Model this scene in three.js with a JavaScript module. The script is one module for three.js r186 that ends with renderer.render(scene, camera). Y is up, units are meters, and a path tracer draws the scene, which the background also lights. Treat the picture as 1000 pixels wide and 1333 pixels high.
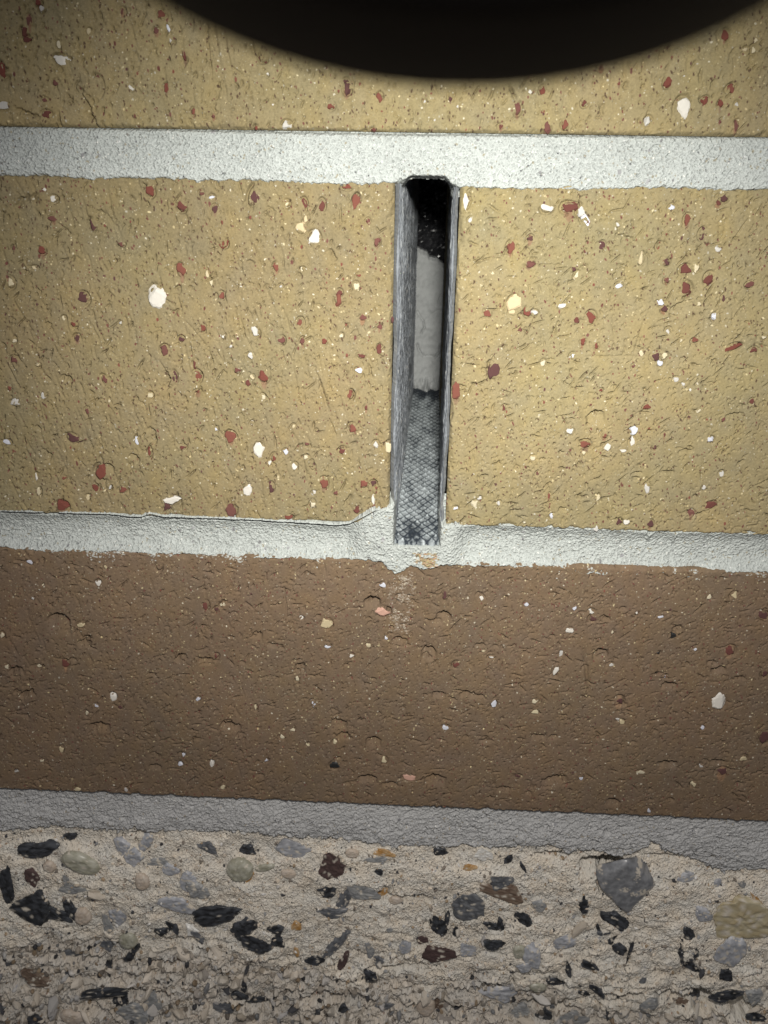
import * as THREE from 'three';
import { mergeGeometries, mergeVertices } from 'three/addons/utils/BufferGeometryUtils.js';

// ---------------------------------------------------------------- camera, sky, light, exposure
// All shapes below are written in millimetres round a point on the face of the wall (x right, y up, z out of
// the wall) and stored in metres; that point stands GY above the ground.
const MM = 0.001, GY = 0.42;
const scene = new THREE.Scene();
const camera = new THREE.PerspectiveCamera(60.78, 0.75, 0.002, 200);
camera.position.set(-0.3 * MM, GY + 6.04 * MM, 164.4 * MM);
camera.rotation.set(-0.39523, 0.03986, 0.0148, 'YXZ');
camera.focus = 0.172;
camera.userData.fStop = 46;
scene.add(camera);

const renderer = new THREE.WebGLRenderer({ antialias: true });
renderer.setSize(768, 1024);
renderer.shadowMap.enabled = true;
renderer.toneMapping = THREE.LinearToneMapping;
renderer.toneMappingExposure = 1;

const SKY = [0.25, 0.25, 0.26];              // a dark overcast evening
const TORCH_SPOT = { color: [1.0, 1.0, 0.90], intensity: 0.084, angle: 0.62, penumbra: 1 };   // cd
const TORCH_SPILL = { color: [1.0, 0.95, 0.90], intensity: 0.078, angle: 1.12, penumbra: 0.8 };
{
  const w = 16, h = 8, a = new Float32Array(w * h * 4);
  for (let i = 0; i < w * h; i++) a.set([...SKY, 1], i * 4);
  const t = new THREE.DataTexture(a, w, h, THREE.RGBAFormat, THREE.FloatType);
  t.mapping = THREE.EquirectangularReflectionMapping; t.magFilter = THREE.LinearFilter; t.needsUpdate = true;
  scene.background = t; scene.environment = t;
}

// ---------------------------------------------------------------- helpers
function mulberry(a) {
  return () => { a |= 0; a = a + 0x6d2b79f5 | 0; let t = Math.imul(a ^ a >>> 15, 1 | a); t = t + Math.imul(t ^ t >>> 7, 61 | t) ^ t; return ((t ^ t >>> 14) >>> 0) / 4294967296; };
}
function makeNoise(seed) {                       // gradient noise in the plane, about -1 .. 1
  const r = mulberry(seed), p = new Uint8Array(512), gx = new Float32Array(256), gy = new Float32Array(256);
  const q = [...Array(256).keys()];
  for (let i = 255; i > 0; i--) { const j = Math.floor(r() * (i + 1)); [q[i], q[j]] = [q[j], q[i]]; }
  for (let i = 0; i < 512; i++) p[i] = q[i & 255];
  for (let i = 0; i < 256; i++) { const a = r() * Math.PI * 2; gx[i] = Math.cos(a); gy[i] = Math.sin(a); }
  return (x, y) => {
    const fx = Math.floor(x), fy = Math.floor(y), ix = fx & 255, iy = fy & 255; x -= fx; y -= fy;
    const u = x * x * x * (x * (x * 6 - 15) + 10), v = y * y * y * (y * (y * 6 - 15) + 10);
    const a = p[p[ix] + iy], b = p[p[ix + 1] + iy], c = p[p[ix] + iy + 1], d = p[p[ix + 1] + iy + 1];
    const n0 = gx[a] * x + gy[a] * y, n1 = gx[b] * (x - 1) + gy[b] * y;
    const n2 = gx[c] * x + gy[c] * (y - 1), n3 = gx[d] * (x - 1) + gy[d] * (y - 1);
    return 1.5 * (n0 + u * (n1 - n0) + v * (n2 + u * (n3 - n2) - (n0 + u * (n1 - n0))));
  };
}
const N = makeNoise(7), N2 = makeNoise(19), N3 = makeNoise(41);
function lumps(x, y, seed) {                      // rounded cells: 1 in the middle of a lump, 0 in the creases between lumps
  const ix = Math.floor(x), iy = Math.floor(y); let f1 = 9, f2 = 9;
  for (let j = -1; j < 2; j++) for (let i = -1; i < 2; i++) {
    let k = Math.imul(ix + i, 374761393) + Math.imul(iy + j, 668265263) + Math.imul(seed, 974711) | 0; k = Math.imul(k ^ k >>> 13, 1274126177); k ^= k >>> 16;
    const px = ix + i + (k & 1023) / 1023, py = iy + j + (k >>> 10 & 1023) / 1023, d = Math.hypot(px - x, py - y);
    if (d < f1) { f2 = f1; f1 = d; } else if (d < f2) f2 = d;
  }
  return Math.min(1, (f2 - f1) * 1.6);
}
const clamp = (x, a = 0, b = 1) => x < a ? a : x > b ? b : x;
const smooth = (a, b, x) => { x = clamp((x - a) / (b - a)); return x * x * (3 - 2 * x); };
const lerp = (a, b, t) => a + (b - a) * t;
const rad = (d) => d * Math.PI / 180;
function lineAt(pts) {                            // height of a polyline at x
  return (x) => {
    if (x <= pts[0][0]) return pts[0][1];
    for (let i = 1; i < pts.length; i++) if (x <= pts[i][0]) return lerp(pts[i - 1][1], pts[i][1], (x - pts[i - 1][0]) / (pts[i][0] - pts[i - 1][0]));
    return pts[pts.length - 1][1];
  };
}
const taken = {};
function numbered(name) { const n = taken[name] = (taken[name] ?? -1) + 1; return n ? `${name}_${String(n).padStart(3, '0')}` : name; }
function thing(name, label, category, base = [0, 0, 0]) {      // a Group at the thing's base (mm)
  const o = new THREE.Group(); o.name = numbered(name);
  o.position.set(base[0] * MM, GY + base[1] * MM, base[2] * MM);
  o.userData = { label, category, base };
  scene.add(o); return o;
}
function part(name, geometry, material, parent, base) {         // geometry in mm round the wall's own origin
  const b = base ?? parent.userData.base ?? [0, 0, 0];
  geometry.translate(-b[0], -b[1], -b[2]); geometry.scale(MM, MM, MM);
  const m = new THREE.Mesh(geometry, material); m.name = numbered(name);
  m.castShadow = m.receiveShadow = true; parent.add(m); return m;
}
// A sheet of points pos(a, b) for every a in A and b in B, with a rim folded back by `back` mm.
function sheet(A, B, pos, { uv, skip, rim, flip } = {}) {
  const na = A.length, nb = B.length, n = na * nb, P = new Float32Array(n * 3), U = new Float32Array(n * 2), I = [];
  const q = [0, 0, 0];
  for (let j = 0, k = 0; j < nb; j++) for (let i = 0; i < na; i++, k++) {
    pos(A[i], B[j], q); P[k * 3] = q[0]; P[k * 3 + 1] = q[1]; P[k * 3 + 2] = q[2];
    if (uv) { const t = uv(A[i], B[j]); U[k * 2] = t[0]; U[k * 2 + 1] = t[1]; } else { U[k * 2] = A[i] * MM; U[k * 2 + 1] = B[j] * MM; }
  }
  const index = new Uint32Array((na - 1) * (nb - 1) * 6); let c = 0;
  for (let j = 0; j < nb - 1; j++) for (let i = 0; i < na - 1; i++) {
    if (skip && skip((A[i] + A[i + 1]) / 2, (B[j] + B[j + 1]) / 2)) continue;
    const a = j * na + i, b = a + 1, d = a + na, e = d + 1;
    if (flip) { index[c++] = a; index[c++] = e; index[c++] = b; index[c++] = a; index[c++] = d; index[c++] = e; }
    else { index[c++] = a; index[c++] = b; index[c++] = e; index[c++] = a; index[c++] = e; index[c++] = d; }
  }
  const g = new THREE.BufferGeometry();
  g.setAttribute('position', new THREE.BufferAttribute(P, 3)); g.setAttribute('uv', new THREE.BufferAttribute(U, 2));
  g.setIndex(new THREE.BufferAttribute(index.slice(0, c), 1)); g.computeVertexNormals();
  if (!rim) return g;
  const ring = [];
  for (let i = 0; i < na; i++) ring.push(i);
  for (let j = 1; j < nb; j++) ring.push(j * na + na - 1);
  for (let i = na - 2; i >= 0; i--) ring.push((nb - 1) * na + i);
  for (let j = nb - 2; j >= 0; j--) ring.push(j * na);
  const m = ring.length, RP = new Float32Array(m * 6), RU = new Float32Array(m * 4), RI = [];
  ring.forEach((k, s) => {
    for (let t = 0; t < 3; t++) { RP[s * 3 + t] = P[k * 3 + t]; RP[(m + s) * 3 + t] = P[k * 3 + t] + rim[t]; }
    RU[s * 2] = RU[(m + s) * 2] = U[k * 2]; RU[s * 2 + 1] = RU[(m + s) * 2 + 1] = U[k * 2 + 1];
    if (s < m - 1) RI.push(s, m + s, s + 1, s + 1, m + s, m + s + 1);
  });
  const r = new THREE.BufferGeometry();
  r.setAttribute('position', new THREE.BufferAttribute(RP, 3)); r.setAttribute('uv', new THREE.BufferAttribute(RU, 2));
  r.setIndex(RI); r.computeVertexNormals();
  return mergeGeometries([g, r]);
}
function steps(...stops) {                         // steps(from, step, to, step, to ...)
  const out = [stops[0]];
  for (let i = 1; i < stops.length; i += 2) {
    const a = out[out.length - 1], b = stops[i + 1], n = Math.max(1, Math.round((b - a) / stops[i]));
    for (let k = 1; k <= n; k++) out.push(a + (b - a) * k / n);
  }
  return out;
}
// Colour and relief laid out over a face of w x h mm whose lower left corner is (x0, y0).
class Face {
  constructor(x0, y0, w, h, s) {
    this.x0 = x0; this.y0 = y0; this.w = w; this.h = h; this.s = s;
    this.W = Math.round(w * s); this.H = Math.round(h * s);
    this.z = new Float32Array(this.W * this.H); this.fine = new Float32Array(this.W * this.H); this.c = new Float32Array(this.W * this.H * 3);
  }
  each(f) { for (let j = 0, k = 0; j < this.H; j++) for (let i = 0; i < this.W; i++, k++) f(this.x0 + (i + .5) / this.s, this.y0 + (j + .5) / this.s, k); }
  near(x, y, r, f) {
    const i0 = Math.max(0, Math.floor((x - r - this.x0) * this.s)), i1 = Math.min(this.W - 1, Math.ceil((x + r - this.x0) * this.s));
    const j0 = Math.max(0, Math.floor((y - r - this.y0) * this.s)), j1 = Math.min(this.H - 1, Math.ceil((y + r - this.y0) * this.s));
    for (let j = j0; j <= j1; j++) for (let i = i0; i <= i1; i++) f(this.x0 + (i + .5) / this.s - x, this.y0 + (j + .5) / this.s - y, j * this.W + i);
  }
  at(x, y) {
    const fx = clamp((x - this.x0) * this.s - .5, 0, this.W - 1.001), fy = clamp((y - this.y0) * this.s - .5, 0, this.H - 1.001);
    const i = Math.floor(fx), j = Math.floor(fy), u = fx - i, v = fy - j, k = j * this.W + i, z = this.z;
    return lerp(lerp(z[k], z[k + 1], u), lerp(z[k + this.W], z[k + this.W + 1], u), v);
  }
  uv = (x, y) => [(x - this.x0) / this.w, (y - this.y0) / this.h];
  // a torn pit: a sharp edge 2L long, from which the floor rises over `wide` in direction `a`
  tear(x, y, a, L, wide, deep, into = this.z) {
    const ca = Math.cos(a), sa = Math.sin(a), o = x * 3.1 + y * 1.7;
    this.near(x, y, Math.max(L, wide) * 1.3, (dx, dy, k) => {
      const t0 = dx * ca + dy * sa, s = -dx * sa + dy * ca, q = 1 - (s / L) * (s / L);
      if (q <= 0) return;
      const t = t0 + Math.min(.4, .35 * wide) * N(s * 1.1 + o, o) + Math.min(.14, .14 * wide) * N2(s * 3 + o, o) - .26 * Math.min(wide, 2 * L) * (s / L) * (s / L);
      if (t < -.09 || t > wide) return;
      into[k] -= deep * Math.sqrt(q) * (t < 0 ? (t + .09) / .09 : Math.pow(1 - t / wide, 1.6));
    });
  }
  scratch(x, y, a, L, r, deep) {
    const ca = Math.cos(a), sa = Math.sin(a), o = x * 2.3 - y;
    this.near(x, y, L + r, (dx, dy, k) => {
      const s = dx * ca + dy * sa, t = (-dx * sa + dy * ca + .16 * N(s * .5 + o, o)) / r, q = 1 - (s / L) * (s / L);
      if (q > 0 && t > -1 && t < 1) this.z[k] -= deep * q * (1 - t * t);
    });
  }
  dot(x, y, rx, ry, color, lift = 0, a = 0) {
    const ca = Math.cos(a), sa = Math.sin(a);
    this.near(x, y, Math.max(rx, ry) * 1.4, (dx, dy, k) => {
      const u = (dx * ca + dy * sa) / rx, v = (-dx * sa + dy * ca) / ry;
      const d = Math.sqrt(u * u + v * v) * (1 + .3 * N((x + dx) * 2.2 / rx * .3, (y + dy) * 2.2 / ry * .3));
      const t = 1 - smooth(.75, 1.05, d); if (t <= 0) return;
      for (let q = 0; q < 3; q++) this.c[k * 3 + q] = lerp(this.c[k * 3 + q], color[q], t);
      if (lift) this.z[k] += lift * t;
    });
  }
  colorMap() {
    const d = new Uint8Array(this.W * this.H * 4);
    for (let k = 0; k < this.W * this.H; k++) {
      for (let q = 0; q < 3; q++) { const v = clamp(this.c[k * 3 + q]); d[k * 4 + q] = Math.round(255 * (v <= .0031308 ? 12.92 * v : 1.055 * Math.pow(v, 1 / 2.4) - .055)); }
      d[k * 4 + 3] = 255;
    }
    return this.texture(d, true);
  }
  bumpMap(range) {
    const d = new Uint8Array(this.W * this.H * 4);
    for (let k = 0; k < this.W * this.H; k++) { d[k * 4] = d[k * 4 + 1] = d[k * 4 + 2] = Math.round(255 * clamp(.5 + this.fine[k] / range)); d[k * 4 + 3] = 255; }
    return this.texture(d, false);
  }
  texture(d, srgb) {
    const t = new THREE.DataTexture(d, this.W, this.H, THREE.RGBAFormat);
    if (srgb) t.colorSpace = THREE.SRGBColorSpace;
    t.magFilter = THREE.LinearFilter; t.minFilter = THREE.LinearFilter; t.wrapS = t.wrapT = THREE.ClampToEdgeWrapping; t.needsUpdate = true; return t;
  }
  material(roughness, range = .3, extra = {}) {
    return new THREE.MeshStandardMaterial({ map: this.colorMap(), bumpMap: this.bumpMap(range), bumpScale: range * MM, roughness, ...extra });
  }
}
// An uneven stone: half sizes rx, ry, rz; `jag` roughens its outline; `top` planes its face down to that share of rz.
function stone(x, y, z, rx, ry, rz, turn, rng, { jag = .25, top = 2, detail = 2, paint, freq = 1.6, facet = 0, fray = .06, flat = false, planes = 0, edge = 9 } = {}) {
  let g = new THREE.IcosahedronGeometry(1, detail); g.deleteAttribute('uv'); g.deleteAttribute('normal'); g = mergeVertices(g, 1e-4);
  const cuts = [];
  for (let i = 0; i < planes; i++) { const a = (i + rng() * .8) / planes * 6.283 * 2, c = (rng() - .5) * 1.5, n = Math.hypot(1, c); cuts.push([Math.cos(a) / n, Math.sin(a) / n, c / n, .64 + .36 * rng()]); }
  if (planes) cuts.push([.2 * (rng() - .5), .2 * (rng() - .5), 1, .8], [0, 0, -1, .9]);
  const p = g.attributes.position, ox = rng() * 90, oy = rng() * 90, ca = Math.cos(turn), sa = Math.sin(turn), col = paint && new Float32Array(p.count * 3);
  for (let i = 0; i < p.count; i++) {
    let dx = p.getX(i), dy = p.getY(i), dz = p.getZ(i);
    if (cuts.length) {                              // a broken stone: a ball cut by planes, its edges rounded by `edge`
      let s = 0; for (const [nx, ny, nz, hh] of cuts) { const q = (dx * nx + dy * ny + dz * nz) / hh; if (q > 0) s += Math.pow(q, edge); }
      const k = Math.min(1.35, Math.pow(s + 1e-9, -1 / edge)); dx *= k; dy *= k; dz *= k;
    }
    const f = 1 + jag * (N(dx * freq + ox, dy * freq + oy) + .5 * N2(dx * freq * 2.3 + ox, dy * freq * 2.3 + oy)) + fray * N3(dx * freq * 4.2 + oy, dy * freq * 4.2 + ox);
    let px = dx * rx * f, py = dy * ry * f, pz = dz * rz * (1 + .3 * jag * N2(dx * 2 + oy, dy * 2 + ox));
    if (facet) pz += facet * rz * Math.abs(N3(dx * 1.3 + ox, dy * 1.3 + oy)) ;
    const lim = top * rz; if (pz > lim) pz = lim + (pz - lim) * .22 + .12 * rz * N(dx * 4 + ox, dy * 4 + oy);
    if (paint) { const c = paint(px, py, dz, ox, oy); col[i * 3] = c[0]; col[i * 3 + 1] = c[1]; col[i * 3 + 2] = c[2]; }
    p.setXYZ(i, x + px * ca - py * sa, y + px * sa + py * ca, z + pz);
  }
  if (paint) g.setAttribute('color', new THREE.BufferAttribute(col, 3));
  if (flat) g = g.toNonIndexed();
  g.computeVertexNormals(); return g;
}

// ---------------------------------------------------------------- where things lie (mm on the wall): [x, y, half width, half height, turn in degrees]
const ML_R = [[-49.64,-1.61,0.7,1.1],[-44.13,-4.2,0.77,0.98],[-60.92,-7.57,0.5,1.14,12],[-70.91,-12.34,0.65,0.69],[-76.11,-12.02,0.36,0.41],[-55.96,-10.84,0.71,0.54],[-68,-6.76,0.78,0.53],[-45.13,-15.5,0.86,1.24],[-64.09,-20.99,1.03,1.21],[-66.44,-25.79,0.6,0.58],[-66.28,-28.42,0.6,0.66],[-46.05,-28.25,0.59,0.59],[-40.43,-1.98,0.49,0.52],[-38.14,-4.54,0.49,0.72],[-30.9,-2.22,1.11,2.2,-20],[-21.99,-3.5,0.48,1.04],[-18.8,-3.58,0.55,1.04],[-12.74,-2.96,0.62,1.29,-15],[-8.83,-9.65,0.49,0.73],[-36.97,-10.46,0.78,0.81],[-27.31,-14.45,0.64,0.82],[-15.87,-20.13,0.79,1.05],[-15.76,-18.86,0.5,0.56],[-11.42,-23.43,0.58,0.57],[-23.15,-24.54,0.65,0.86],[-41.83,-25.89,0.51,0.94],[-26.89,-27.96,0.66,0.8],[-37.88,-19.88,0.51,0.7],[-22.79,-28.01,0.44,0.66],[-18.7,-27.91,0.51,0.51],[-5.81,-23.59,0.29,0.64],[-12.16,-15.74,0.42,0.41],[-8.24,-25.07,0.43,0.5],[-14.25,-0.42,0.95,0.45],[-10.53,-6.31,0.35,0.59],[-49.41,-30.39,0.82,0.96],[-48.02,-35.76,0.53,1.37],[-43.59,-35.35,0.9,1.14],[-43.66,-38.55,0.68,0.54],[-61.73,-36.5,0.61,0.99,20],[-65.91,-42.87,0.54,0.79],[-69.57,-48.7,1.49,0.89,-20],[-64.49,-55.76,1.51,1.75],[-79.26,-33.04,0.76,0.76],[-81.03,-38.58,0.39,0.7],[-73.75,-63.5,1.3,1.12],[-51.75,-62.96,0.72,0.77],[-54.28,-51.18,0.39,1.14],[-60.53,-59.5,0.96,0.59],[-66.24,-59.17,0.72,0.68],[-43.79,-32.94,0.37,0.75],[-72.54,-57.18,0.4,0.42],[-47.39,-49.85,0.7,0.49],[-35.72,-33.94,0.67,0.75],[-30.55,-35.02,1.05,1.28],[-33.59,-36.31,0.53,0.76],[-37.65,-47.48,1.08,1.12],[-13.75,-38.24,0.67,0.92],[-13.3,-44.83,0.83,0.87],[-15.29,-49.72,0.69,0.8],[-29.04,-51.74,0.62,1.06],[-21.34,-53.31,0.46,0.65],[-19.14,-56.7,0.78,1.24],[-11.13,-56.62,0.78,0.99],[-9.11,-56.56,0.62,0.66],[-38.35,-63.21,0.96,1.37],[-16.59,-58.62,0.55,0.5],[-12.36,-62.28,0.79,0.85],[-26.46,-64.37,0.8,0.52],[-11.69,-30.54,0.73,0.59],[-8.19,-29.28,0.44,0.88],[-17.58,-32.9,0.3,0.52],[-29.95,-57.87,0.63,1],[-20.45,-46.04,0.3,0.63],[-10.6,-40.61,0.37,0.54],[-22.33,-48.48,0.38,0.48]];
const ML_W = [[-50.14,-20.13,1.46,1.84],[-67.55,-3.39,0.78,0.59],[-77.68,-18.29,0.74,1.06],[-72.71,-15.54,0.66,0.35],[-68.34,-24.74,0.37,0.44],[-57.46,-25.3,0.3,0.36],[-65.07,-12.78,0.29,0.34],[-68.92,-1.75,0.35,0.26],[-25.14,-3.42,0.55,0.58],[-22.5,-15.12,0.5,0.62],[-12.73,-17.69,0.57,0.83],[-31.67,-26.46,0.59,0.87,30],[-38.59,-2.6,0.49,0.39],[-40.23,-16.02,0.36,0.62],[-39.61,-17.53,0.29,0.49],[-34.04,-18.12,0.29,0.21],[-26.64,-17.97,0.36,0.35],[-19.66,-21.54,0.36,0.35],[-15.48,-26.82,0.36,0.43],[-38.02,-27.34,0.37,0.51],[-20.27,-9.13,1.05,1.07],[-80.27,-41.68,1.01,0.79],[-74.36,-39.96,0.39,0.62],[-52.98,-39.41,0.53,0.62],[-74.67,-33.84,0.46,0.45],[-83.25,-49.9,0.71,0.49],[-50.56,-61.39,1.52,0.94],[-56.62,-48.66,0.39,0.73],[-61.28,-40.71,0.31,0.31],[-68.11,-61.44,0.32,0.6],[-69.58,-61.65,0.32,0.34],[-78.22,-57.35,0.32,1.01],[-78.11,-60.39,0.4,0.77],[-63.2,-59.08,0.32,0.51],[-78.69,-29.29,0.38,0.37],[-59.18,-52.47,0.31,0.33],[-31.76,-50.04,1.08,1.29,25],[-22.62,-51.39,0.69,0.49],[-12.12,-33.37,0.59,0.6],[-24.97,-53.25,0.54,0.74],[-34.86,-58.53,0.79,1.01],[-21.55,-61.48,0.55,0.85],[-21.13,-58.93,0.55,0.42],[-30.86,-39.14,0.45,0.62],[-32.96,-31.04,0.52,0.52],[-8.73,-48.25,0.53,0.8],[-6.29,-48.82,0.53,1.2],[-40.48,-45.96,0.38,0.48],[-33.22,-44.81,0.38,0.63],[-30.01,-52.75,0.31,0.49],[-26.75,-50.22,0.46,0.48],[-24.99,-44.9,0.38,0.39],[-28.4,-55.66,0.31,0.5],[-9.08,-59.89,0.31,1.01],[-32.79,-35.23,0.37,0.45],[-36.51,-29.35,0.3,0.29]];
const ML_O = [[-22.62,-7.7,0.98,0.93],[-21.74,-5.97,0.56,0.59]];
const MR_R = [[25.03,-3.34,1.35,0.96],[15.25,-10.22,0.69,1.06],[18.81,-12.97,0.83,0.54],[19.15,-21.63,0.56,0.91],[31.51,-9.74,0.61,0.79],[28.3,-23.13,0.63,0.63],[30.85,-22.46,0.91,1.12],[11.8,-22.16,0.57,0.63],[18.71,-8.7,0.48,0.59],[32.45,-27.6,0.36,0.58],[18.1,-25.03,0.43,0.57],[24.51,-16.39,0.28,0.41],[29.86,-26.66,0.43,0.72],[26.9,-13.76,0.41,0.4],[46.06,-4.96,0.6,0.9],[49.17,-7.37,0.74,1.04],[51.97,-1.36,0.59,0.57],[50.99,-2.06,0.53,0.57],[46.93,-13.64,1.02,0.94],[47.31,-17.02,1.17,1.36],[51.44,-15.03,0.89,1.15],[58.86,-15.97,0.75,0.54],[54.41,-18.39,0.34,0.62],[43.36,-12.23,0.55,0.6],[44.07,-20.49,0.56,0.69],[43.52,-29.37,0.85,0.87],[50.5,-26.18,0.63,0.5],[57.58,-27.31,1.4,0.57,20],[61.61,-27.79,0.84,0.5],[43.9,-15.45,0.48,0.54],[41.78,-9.6,0.54,0.66],[38.93,-3.28,0.33,0.32],[13.65,-32.73,1.02,1.92],[6.7,-37.1,0.66,1.51],[32.36,-47.08,0.97,0.94],[16.04,-40.21,0.44,0.61],[36.02,-45.04,0.52,0.62],[34.16,-36.1,0.36,0.37],[26.24,-58.27,0.31,0.74],[23.6,-53.36,0.23,0.49],[62.88,-37.56,0.43,0.52],[43.36,-39.18,0.65,0.53],[51.62,-40.87,0.36,0.3],[58.31,-59.24,1.21,0.74,30],[54.93,-61.01,0.61,0.75],[47.14,-63.46,0.61,0.84],[40.81,-63.33,0.61,0.67],[47.35,-44.61,0.29,0.54],[58.09,-41.23,0.43,0.53],[45.86,-47.16,0.44,0.47],[39.81,-31.28,0.29,0.37]];
const MR_W = [[21.18,-3.4,1.08,0.83],[27.3,-3.85,0.88,0.9],[28.14,-5.52,0.61,1.17,25],[13.83,-5.71,0.34,0.65],[20.41,-21.75,0.64,0.42],[27.57,-14.92,0.42,0.75,-25],[25.41,-20.38,0.63,0.49,35],[6.96,-2.39,0.54,1.28],[12.35,-14.85,0.28,0.34],[7.73,-5.61,0.34,0.39],[28.3,-29.73,0.57,0.65],[42.98,-2.96,0.53,0.51],[38.71,-11.6,0.48,1],[48.77,-13.2,0.68,0.74],[43.18,-19.45,0.62,0.62],[45.21,-29.19,0.64,0.65],[45.33,-24.53,0.49,0.57],[53.33,-21.82,0.42,0.63],[52.08,-9.81,0.54,0.46],[33.88,-6.03,0.4,0.39],[50.18,-19.44,0.41,0.41],[35.38,-16.58,0.55,0.48],[62.93,-25.33,0.49,0.35],[47.96,-26.24,0.35,0.36],[40.94,-28.85,0.36,0.51],[38.29,-1.44,0.33,0.32],[29.12,-44.34,0.67,0.7],[36.71,-47.27,0.59,0.94],[11.56,-60.41,0.7,0.84],[12.28,-59.05,0.46,0.42],[27.39,-62.42,0.46,0.51],[22.82,-31.18,0.43,0.66],[36.1,-58.29,0.46,0.58],[22.43,-50.07,0.53,0.48],[16.41,-59.92,0.31,0.42],[7.65,-61.38,0.47,0.42],[36.36,-65.01,0.39,0.68],[32.24,-48.82,0.45,0.4],[41.37,-44,0.81,0.7],[41.35,-46.27,0.52,1.02],[45.55,-55.85,0.53,0.9],[44.72,-30.51,0.57,0.58],[56.29,-45.3,0.66,0.54],[59.55,-52.33,0.45,0.56],[48.02,-33.66,0.43,0.44],[51.02,-35.52,0.29,0.3],[42.2,-63.29,0.69,0.51],[53.23,-39.68,0.43,0.38],[49.58,-34.51,0.36,0.3],[39.78,-48.05,0.59,0.32],[56.72,-55.34,0.45,0.49]];
const MR_O = [[16.54,-20.15,1.06,1.39],[16.52,-21.83,0.78,0.56]];
const T_R = [[-68.84,23.33,0.59,0.8],[-68.61,22.18,0.6,0.52],[-67.86,25.04,0.46,0.85],[-73.74,17.35,0.54,1.3],[-57.41,15.16,1.01,1.61],[-45.33,26.02,0.78,0.67],[-41.83,20.01,0.33,0.93,15],[-51.83,26.47,0.45,0.5],[-46.25,23.64,0.52,0.51],[-64.54,15.55,0.4,0.48],[-66.99,12.89,0.61,0.36],[-60.59,14.88,0.47,0.84],[-45.4,15.05,0.4,0.59],[-66.9,10.59,0.89,0.61],[-65.92,27.65,0.52,0.45],[-14.26,15.16,0.66,0.82],[-14.46,16.33,0.46,0.41],[-28.43,19.79,0.72,0.69],[-8.69,13.92,0.52,0.71],[-40.87,11.39,0.4,0.6],[-37.43,10.7,0.34,0.36],[-16.99,12.52,0.59,0.6],[-9.56,8.87,0.47,0.36],[3.34,13.94,0.33,0.41],[-30.14,8.91,0.34,0.37],[14.88,12.54,0.59,1.07],[18.89,15.29,0.45,0.7],[20.08,9.49,0.59,0.9],[23.16,10.18,0.59,0.72],[26.08,13.5,0.52,0.59],[39.51,16.86,0.57,0.81],[50.25,15.88,0.76,0.75],[47.9,23.79,0.56,0.83],[46.15,14.08,0.57,0.58],[48.84,13.65,0.38,0.7],[52.01,10.32,0.45,0.83],[28.59,11.75,0.32,0.42],[31.53,16.48,0.32,0.35],[12.21,9.68,0.39,0.42],[28.34,18.8,0.51,0.46],[49.09,10.86,0.32,0.3]];
const T_W = [[-62.93,19.11,1.33,0.76,-15],[-63.16,21.43,0.4,0.58],[-74.2,11.84,0.89,0.61],[-65.47,26.64,0.46,0.51],[-44.02,22.18,0.26,0.34],[-44.26,24,0.26,0.62],[-57.77,23.42,0.33,0.4],[-51.54,14.98,0.54,0.48],[-68.91,21.03,0.27,0.23],[-24.76,9.4,0.87,0.73],[-27.8,17.42,0.33,0.35],[4.7,12.65,0.26,0.3],[-0.95,13.42,0.26,0.24],[0.85,10.51,0.26,0.24],[-27.06,12.64,0.27,0.3],[42.47,13.03,1.22,1.59],[37.11,10.78,0.58,0.71],[51.42,21.73,0.5,0.34],[52.87,21.6,0.31,0.45],[52.98,23.11,0.31,0.33],[42.26,17.75,0.32,0.29],[51.46,13.56,0.32,0.47],[16.77,15.04,0.32,0.35]];
const L_R = [[-54.53,-76.63,0.66,1.09],[-78.05,-101.85,0.88,0.91],[-66.55,-112.86,0.54,0.53],[-45.15,-85.71,0.67,1.13],[-42.79,-86.56,0.5,0.47],[-43.68,-98.4,0.6,0.6],[6.28,-81.43,0.57,1.19],[25.04,-127.91,0.71,0.44],[9.57,-98.31,0.76,0.79],[45.79,-106.09,1.01,1.11],[37.97,-85.65,0.89,0.74],[67.78,-92.36,1.13,1.14],[73.23,-83.52,1.11,0.82],[79.13,-114.19,1.34,1.86],[75.93,-97.72,0.65,0.87],[71.19,-124.36,1.37,1.18]];
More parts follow.
